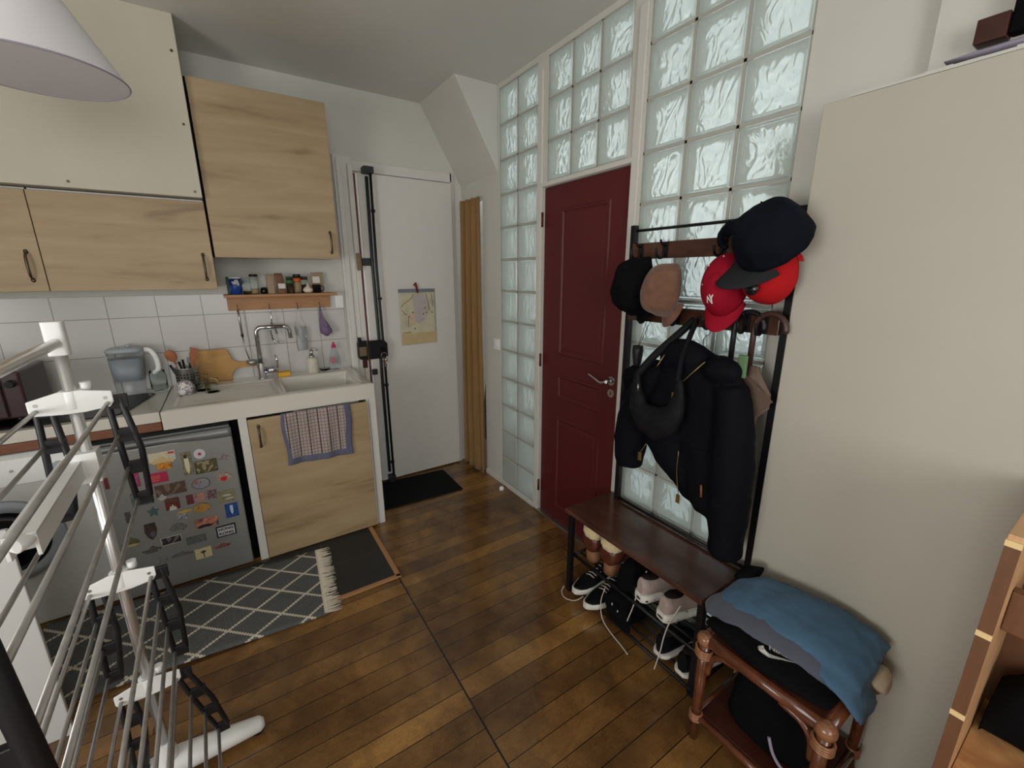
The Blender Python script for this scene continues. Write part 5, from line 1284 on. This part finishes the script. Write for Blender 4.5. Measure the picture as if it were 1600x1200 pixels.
# two crook-handled umbrellas at the right
for k, (y0, mat, lab, cl) in enumerate(((.76, 'umb_handle', 'taupe umbrella with dark brown crook handle nearest the right post', 'umb_tan'), (.835, 'black_plastic', 'grey umbrella with black crook handle behind the red cap', 'grey_cloth'))):
    t = thing('umbrella', lab, 'umbrella', (1.45, y0, .8), 'crook-handled umbrellas on the lower board'); x = 1.478 + .012 * k
    g = MB(); g.tube([(x, y0, 1.20), (x, y0, 1.36)] + [(x, p[1], p[2]) for p in [(0, y0 - .05 + .05 * math.cos(math.radians(a_)), 1.385 + .05 * math.sin(math.radians(a_))) for a_ in range(0, 181, 15)]] + [(x, y0 - .10, 1.375)], .0095, 12); build('crook_handle', g, mat, t)
    rr = []
    for i, (z, r, dy) in enumerate(((1.255, .018, 0), (1.22, .028, -.003), (1.17, .048, -.015), (1.12, .05, -.018), (1.08, .03, -.008), (1.0, .024, 0), (.88, .016, .003), (.80, .006, .003))):
        rr.append([(x + r * (1 + .3 * math.cos(4 * a_ + i * .7)) * math.cos(a_) * .5, y0 - .015 + dy + r * (1 + .18 * math.cos(5 * a_ + i)) * math.sin(a_), z) for a_ in [2 * PI * q / 30 for q in range(30)]])
    g = MB(); g.rings(rr); build('canopy', g, cl, t)
    if k == 0:
        g = MB(); g.add([(x - .03, y0 + .01, 1.24), (x - .035, y0 - .11, 1.155), (x - .03, y0 - .03, 1.06), (x - .04, y0 + .005, 1.08)], [(0, 1, 2, 3)], False); build('loose_panel', g, cl, t, solid=.004)
g = MB(); g.loft([((1.40, .742, z), .016, .006, U, V) for z in (1.225, 1.235, 1.29, 1.30)], 14, 4); tag(build('green_tag', g, 'green_tag', bevel=.002), 'pale green luggage-like tag beside the taupe umbrella', 'tag')

# ================================================================ SHOES
def shoe(label, M4, upper, sole='shoe_white', L=.285, W=.046, H=.10, laces=True, group=None, solet=.032, accent=None, nm='sneaker', soleprof=None):
    """local: heel at -Y end, toe +Y, up +Z, sole bottom z=0"""
    t = thing(nm, label, 'shoe', (0, 0, 0), group); t.matrix_world = M4; ORG[t.name] = M4.translation.copy()
    def wid(s): return W * (.66 + .18 * math.sin(PI * min(1, s * 1.1)) + .20 * math.exp(-((s - .70) / .2) ** 2)) * math.sqrt(max(.03, 1 - (max(0, s - .74) / .265) ** 2.4)) * math.sqrt(max(.2, 1 - (max(0, .10 - s) / .12) ** 2))
    def top(s): return solet + (H - solet) * (1.0 if s < .05 else .96 if s < .12 else (.90 - .12 * (s - .12) if s < .42 else .86 * math.exp(-((s - .42) / .34) ** 2 * 1.0) if s < .9 else .86 * math.exp(-2.0) * (1 - (s - .9) * 5)))
    N = 40; rr = []
    for i in range(N + 1):
        s = i / N; y = -L / 2 + L * s; w_ = max(.006, wid(s)) * 1.0; tp = max(solet + .010, top(s))
        ring = []
        for k in range(20):
            a = 2 * PI * k / 20; cx = math.cos(a); cz = math.sin(a)
            x = w_ * math.copysign(abs(cx) ** .75, cx) * (1 - .30 * max(0, cz)); z = solet * .5 + (tp - solet * .5) * (cz * .5 + .5) ** (.85)
            ring.append((x, y, z))
        rr.append(ring)
    g = MB(); g.rings(rr); build('upper', g, upper, t, local=True)
    rr = []
    for i in range(N + 1):
        s = i / N; y = -L / 2 - .006 + (L + .012) * s; w_ = max(.010, wid(s) * 1.07 + .002); z1 = solet * (1.15 if s < .35 else 1 if s < .8 else .9) + .008 * max(0, s - .9) * 10; z0 = .010 * max(0, s - .85) * 4 + .004 * max(0, .06 - s) * 12
        rr.append([(w_ * c_, y, z0 + (z1 - z0) * d_) for c_, d_ in ((.86, 0), (1, .25), (1.02, .7), (.95, 1), (-.95, 1), (-1.02, .7), (-1, .25), (-.86, 0))])
    g = MB(); g.rings(rr); so = build('sole', g, sole, t, local=True, bevel=.002)
    if accent:
        g = MB()
        for s in (.08, .2): 
            for sd in (-1, 1): y = -L / 2 + L * s; g.ell((sd * wid(s) * 1.06, y, solet * .5), .003, .018, .006, 10, 6)
        g.ell((0, -L / 2 - .005, solet * .55), .018, .003, .006, 10, 6)
        build('air_window', g, accent, so, local=True)
    # collar opening
    g = MB(); y0 = -L / 2 + L * .20
    g.ell((0, y0, H * .93), W * .52, L * .17, .010, 20, 8, Matrix.Rotation(math.radians(-7), 3, 'X')); build('lining', g, 'shoe_lining', t, local=True)
    g = MB(); g.grid(lambda u, v: ((u - .5) * W * .85, -L / 2 + L * (.38 + .22 * v), H * (1.10 - .52 * v) + .003), 6, 8); build('tongue', g, upper, t, local=True, solid=.006)
    if laces:
        g = MB()
        for q in range(5):
            s = .42 + .055 * q; y = -L / 2 + L * s; z = H * (1.06 - .52 * (s - .38) / .22 * 1.0) + .012 - .003 * q
            z = max(z, top(s) + .004)
            g.tube([(-W * .50, y - .004, z - .008), (0, y, z), (W * .50, y + .004, z - .008)], .0026, 6)
        build('laces', g, 'lace', t, local=True)
    return t
Z = (0, 0, 1)
def at_shoe(x, y, z, ang):
    a = math.radians(ang); f = Vector((math.sin(a), math.cos(a), 0)); r = f.cross(Vector(Z)); return orient(r, f, Z, (x, y, z))
# toe direction angle: 90 = +x (away), -90 = towards the room
shoe('black and white sneaker nearest the left bench leg, toe to the room', at_shoe(1.365, 1.315, .042, -90), 'shoe_black', group='black and white sneakers under the bench', accent='shoe_black', H=.085)
shoe('black and white sneaker right of its twin, under the fleece-lined clogs', at_shoe(1.345, 1.205, .042, -86), 'shoe_black', group='black and white sneakers under the bench', accent='shoe_black', H=.085)
shoe('pale pink-grey sneaker nearer the backpack on the upper shoe rack', at_shoe(1.42, .955, .224, 100), 'shoe_pink', group='pale pink-grey sneakers on the upper rack', accent='shoe_lining', laces=True, H=.11)
shoe('pale pink-grey sneaker at the front right of the upper shoe rack', at_shoe(1.41, .835, .224, 100), 'shoe_pink', group='pale pink-grey sneakers on the upper rack', accent='shoe_lining', laces=True, H=.11)
shoe('left one of the two black sneakers with thin white sole line on the lower rack', at_shoe(1.42, .85, .042, 94), 'shoe_black', group='black sneakers with white lines on the lower rack', solet=.016, H=.10, laces=False)
shoe('right one of the two black sneakers with thin white sole line, beside the bench leg', at_shoe(1.42, .748, .042, 94), 'shoe_black', group='black sneakers with white lines on the lower rack', solet=.016, H=.10, laces=False)
for k, (y, lab) in enumerate(((1.285, 'brown leather ankle boot with cream fleece, nearest the left bench leg'), (1.17, 'brown leather ankle boot with cream fleece, right one of the pair'))):
    t = thing('ankle_boot', lab, 'boot', (1.31, y, .2235), 'fleece-lined boots on the upper rack')
    g = MB(); g.loft([((1.315, y, z), a, b, (1, 0, 0), (0, 1, 0)) for z, a, b in ((.2235, .036, .032), (.24, .036, .032), (.285, .04, .036))], 22, 2.6); build('heel', g, 'boot_heel', t)
    g = MB(); g.loft([((x, y, z), a, b, (0, 1, 0), (0, 0, 1)) for x, z, a, b in ((1.268, .325, .03, .03), (1.275, .325, .044, .043), (1.31, .325, .05, .048), (1.36, .315, .046, .046), (1.42, .29, .042, .036), (1.48, .262, .044, .028), (1.51, .255, .03, .022))], 22, 2.3); build('leather_upper', g, 'boot_leather', t)
    g = MB(); g.loft([((1.315, y, z), a, b, (1, 0, 0), (0, 1, 0)) for z, a, b in ((.352, .046, .044), (.375, .056, .052), (.40, .055, .052), (.418, .042, .04))], 22, 2.4); fabric('fleece_lining', g, 'fleece', t, .005, .006, .015, 1)
# black backpack between the shoes
t = thing('black_backpack', 'slumped black backpack on the lower level of the shoe rack', 'backpack', (1.33, 1.08, .045))
g = MB(); g.loft([((1.345, 1.085 + dy, z), a, b, (1, 0, 0), (0, 1, 0)) for z, a, b, dy in ((.05, .07, .06, .0), (.065, .10, .08, 0), (.12, .10, .085, 0), (.17, .09, .075, .0), (.198, .05, .05, .0))], 24, 2.6)
g.ell((1.262, 1.06, .11), .045, .07, .05, 16, 10); g.tube(bez([(1.25, 1.13, .16), (1.23, 1.09, .12), (1.232, 1.03, .085), (1.25, .985, .07)], 5), .014, 10)
fabric('body', g, 'black_cloth', t, .008, .014, .05, 2)
t2 = t
g = MB(); g.loft([((1.34, 1.055 + dy, z), a, b * .85, (1, 0, 0), (0, 1, 0)) for z, a, b, dy in ((.226, .06, .05, 0), (.24, .09, .062, 0), (.29, .085, .058, .003), (.335, .055, .04, .008), (.35, .02, .02, .01))], 22, 2.6)
o = fabric('black_pouch', g, 'black_cloth', None, .007, .012, .05, 2); tag(o, 'crumpled black pouch on the upper shoe rack beside the right boot', 'bag')
g = MB(); g.tube([(1.236, 1.085, .155), (1.236, 1.083, .125)], .003, 6); g.tube([(1.228, 1.045, .15), (1.228, 1.043, .115)], .003, 6); build('zip_pulls', g, 'steel', t)
def lace(label, pts):
    g = MB(); g.tube(bez(pts, 6), .0024, 7); return tag(build('shoelace', g, 'lace'), label, 'shoelace', 'loose laces hanging from the shoe rack')
lace('loose white lace curling over the black backpack to the floor', [(1.262, 1.155, .17), (1.245, 1.16, .10), (1.238, 1.14, .03), (1.225, 1.08, .012), (1.215, 1.0, .006), (1.205, .955, .006)])
lace('pinkish lace hanging from the left pale sneaker', [(1.33, .99, .34), (1.285, .99, .27), (1.262, .99, .20), (1.245, 1.0, .13), (1.235, 1.01, .075)])
lace('pinkish lace hanging from the right pale sneaker', [(1.30, .80, .32), (1.262, .815, .25), (1.25, .825, .18), (1.243, .83, .11), (1.235, .835, .06), (1.23, .84, .02)])
lace('white lace looped round the foot of the left bench leg', [(1.24, 1.27, .05), (1.215, 1.30, .018), (1.195, 1.35, .006), (1.21, 1.395, .006), (1.235, 1.405, .02)])

# ================================================================ RATTAN STOOL AND CLOTHES
t = thing('rattan_side_table', 'varnished rattan side table piled with clothes', 'side table', (1.30, .43, 0))
x0, x1, y0, y1, zt = 1.145, 1.46, .265, .605, .415
for x in (x0, x1):
    for y in (y0, y1):
        lg = build('leg', MB().tube([(x, y, .004), (x, y, .2), (x, y, zt)], [.014, .016, .018], 12), 'rattan', t)
g = MB()
for z in (zt,):
    g.tube([(x0, y0, z), (x0, y1, z)], .019, 12); g.tube([(x1, y0, z), (x1, y1, z)], .019, 12); g.tube([(x0, y0, z), (x1, y0, z)], .019, 12); g.tube([(x0, y1, z), (x1, y1, z)], .019, 12)
build('top_frame', g, 'rattan', t)
g = MB()
z = .10
g.tube([(x0, y0, z), (x0, y1, z)], .013, 10); g.tube([(x1, y0, z), (x1, y1, z)], .013, 10); g.tube([(x0, y0, z), (x1, y0, z)], .013, 10); g.tube([(x0, y1, z), (x1, y1, z)], .013, 10)
build('lower_frame', g, 'rattan', t)
for (xa, ya, xb, yb) in ((x0, y0, x0, y1), (x0, y1, x0, y0), (x0, y0, x1, y0), (x1, y0, x0, y0)):
    d = Vector((xb - xa, yb - ya, 0)).normalized(); p = Vector((xa, ya, 0))
    g = MB(); g.tube(bez([p + d * .018 + Vector((0, 0, .29)), p + d * .026 + Vector((0, 0, .35)), p + d * .055 + Vector((0, 0, .385)), p + d * .11 + Vector((0, 0, .395))], 6), .010, 10); build('corner_brace', g, 'rattan', t)
build('seat_panel', MB().box(x0 + .01, x1 - .01, y0 + .01, y1 - .01, zt + .004, zt + .016), 'rattan_seat', t, bevel=.003)
build('lower_shelf', MB().box(x0 + .008, x1 - .008, y0 + .008, y1 - .008, .104, .114), 'red_wood', t, bevel=.002)
for x in (x0, x1):
    for y in (y0, y1):
        g = MB(); g.ell((x, y, zt - .002), .027, .027, .026, 16, 10)
        for k in range(4): g.tube([(x + .0245 * math.cos(a_), y + .0245 * math.sin(a_), zt - .035 - .008 * k + .002 * math.sin(a_)) for a_ in [2 * PI * q / 16 for q in range(16)]], .0045, 6, closed=True)
        build('cane_binding', g, 'rattan_wrap', t)
        g = MB()
        for k in range(4): g.tube([(x + .018 * math.cos(a_), y + .018 * math.sin(a_), .088 + .008 * k) for a_ in [2 * PI * q / 16 for q in range(16)]], .0045, 6, closed=True)
        build('cane_binding', g, 'rattan_wrap', t)
# black bag under the seat
t = thing('black_tote', 'black bag standing on the lower shelf of the rattan table', 'bag', (1.29, .43, .115))
g = MB(); g.loft([((1.29, .43, z), a, b, (1, 0, 0), (0, 1, 0)) for z, a, b in ((.118, .08, .10), (.14, .10, .125), (.24, .10, .12), (.33, .085, .10), (.375, .05, .06))], 24, 3); fabric('body', g, 'black_cloth', t, .008, .012, .06, 2)
g = MB(); g.tube(bez([(1.19, .40, .20), (1.185, .38, .16), (1.185, .35, .135), (1.19, .31, .13)], 5), .005, 7); build('drawstring', g, 'mauve_cloth', t)
# garments
t = thing('black_sweatshirt', 'folded black sweatshirt with a white swoosh, under the blue garment', 'sweatshirt', (1.25, .44, .432))
g = MB(); g.loft([((xc, y, zc), a, b, (1, 0, -.15), (0, 0, 1)) for y, xc, zc, a, b in ((.62, 1.25, .452, .10, .010), (.60, 1.25, .462, .115, .026), (.53, 1.245, .468, .125, .033), (.44, 1.235, .468, .128, .034), (.36, 1.235, .464, .12, .028), (.30, 1.235, .454, .10, .018), (.27, 1.235, .447, .08, .010))], 28, 2.8)
fabric('body', g, 'black_cloth', t, .008, .010, .06, 2)
def swoosh():
    up = [(0, .0), (.018, -.010), (.034, -.012), (.052, -.004), (.085, .030)]; lo = [(.085, .030), (.05, .004), (.034, -.001), (.022, .004), (.010, .016)]
    a = bez([(p[0], p[1], 0) for p in [(.010, .018), (0, .004), (.008, -.010), (.028, -.012), (.055, .002), (.090, .034)]], 5); b = bez([(p[0], p[1], 0) for p in [(.090, .034), (.055, .012), (.036, .004), (.022, .004), (.014, .010), (.010, .018)]], 5)
    return [(p.x, p.y) for p in a[:-1]] + [(p.x, p.y) for p in b[:-1]]
g = MB(); g.prism(swoosh(), 'z', -.001, .001); tx = text_mesh('NIKE', .022, .001, .0008); tx.xf(Matrix.Translation((.045, .030, 0)) @ Matrix.Rotation(.32, 4, 'Z')); g.add(tx.v, tx.f, False)
SWM = orient((.25, .95, .05), (.80, -.2, .55), (-.52, -.05, .85), (1.158, .415, .5185)) 
g.xf(ori2((.93, .15, 0), (0, 0, 1), (1.148, .455, .52)))
b_ = build('swoosh_print', g, 'white_thread', t)
sw = b_.modifiers.new('wrap', 'SHRINKWRAP'); sw.target = [c for c in t.children if c.name.startswith('body')][0]; sw.wrap_method = 'PROJECT'; sw.use_project_z = True; sw.use_positive_direction = True; sw.use_negative_direction = True; sw.wrap_mode = 'ABOVE_SURFACE'; sw.offset = .002; sw.project_limit = .08
t = thing('blue_garment', 'dusty blue folded garment draped over the rattan table', 'clothing', (1.33, .42, .50))
g = MB(); g.loft([((xc, y, zc), a, b, (1, 0, s), (-s, 0, 1)) for y, xc, zc, a, b, s in ((.645, 1.29, .495, .07, .010, .1), (.63, 1.30, .505, .10, .022, .12), (.57, 1.32, .520, .118, .030, .12), (.50, 1.33, .528, .118, .031, .12), (.42, 1.34, .530, .118, .031, .14), (.34, 1.352, .524, .115, .032, .16), (.27, 1.36, .508, .112, .030, .18), (.24, 1.36, .495, .105, .018, .18))], 30, 2.6)
g.loft([((xc, y, zc), a, b, (1, 0, 0), (0, 0, 1)) for y, xc, zc, a, b in ((.36, 1.26, .500, .03, .014), (.30, 1.262, .488, .055, .020), (.25, 1.275, .465, .07, .020), (.222, 1.285, .43, .07, .018), (.215, 1.29, .39, .045, .016), (.215, 1.295, .355, .014, .012))], 20)
fabric('body', g, 'blue_cloth', t, .007, .014, .06, 2)
g = MB(); g.loft([((xc + .022, y, zc), a, b * .8, (1, 0, .3), (-.3, 0, 1)) for y, xc, zc, a, b in ((.66, 1.215, .485, .02, .012), (.64, 1.205, .492, .045, .022), (.56, 1.19, .508, .05, .026), (.48, 1.195, .515, .048, .024), (.40, 1.21, .51, .046, .022), (.32, 1.225, .495, .042, .020), (.27, 1.235, .475, .03, .012))], 20)
fabric('grey_lining', g, 'grey_cloth', t, .006, .008, .06, 2)
g = MB(); g.loft([((1.40, y, z), a, b, (1, 0, 0), (0, 0, 1)) for y, z, a, b in ((.255, .45, .05, .02), (.232, .45, .05, .026), (.215, .44, .035, .02), (.21, .42, .02, .014))], 16)
fabric('beige', g, 'beige_cloth', None, .006, .006, .05, 2); o = bpy.data.objects['beige']; o.name = 'beige_garment'; tag(o, 'beige garment peeking out under the blue one at its right end', 'clothing')
g = MB(); g.loft([((xc, .655, zc), a, .012, (1, 0, 0), (0, 0, 1)) for xc, zc, a in ((1.40, .52, .03),)] * 1 + [((1.40, .64, .535), .045, .022, (1, 0, 0), (0, 0, 1)), ((1.42, .60, .545), .04, .02, (1, 0, 0), (0, 0, 1))], 16)
tag(build('grey_sleeve', g, 'black_cloth'), 'dark sleeve sticking out behind the blue garment by the bench', 'clothing')

# ================================================================ SEEN THROUGH THE GLASS BRICKS
g = MB(); g.box(1.70, 1.90, 2.365, 2.58, .0, .425); tag(build('dark_crate', g, 'dark_green', bevel=.006), 'dark green crate seen through the lowest left bricks beside the door', 'crate')
struct('ground_reflector', MB().box(GX + .12, 3.6, -2.4, 3.4, -.08, -.002), 'white_plastic')  # added outside ground, kept white to brighten the lower glass bricks
t = thing('yellow_board', 'pale yellow board seen through the brick above the big dark cap', 'board', (1.69, .80, 1.40))
build('sheet', MB().box(1.71, 1.72, .60, .885, 1.40, 1.965), 'paper_yellow', t)
build('stand', MB().box(1.72, 1.73, .74, .76, 0, 1.41), 'grey_plastic', t)
g = MB(); g.tube([(1.702, .90, 1.985), (1.702, .87, 1.975), (1.702, .85, 1.99), (1.702, .82, 1.97), (1.702, .79, 1.985)], [.003, .014, .012, .016, .006], 10); g.tube([(1.702, .87, 1.98), (1.702, .845, 2.01), (1.702, .82, 1.98)], .004, 6)
tag(build('wire_clip', g, 'black_metal'), 'dark metal clip on top of the pale yellow board behind the bricks', 'clip')
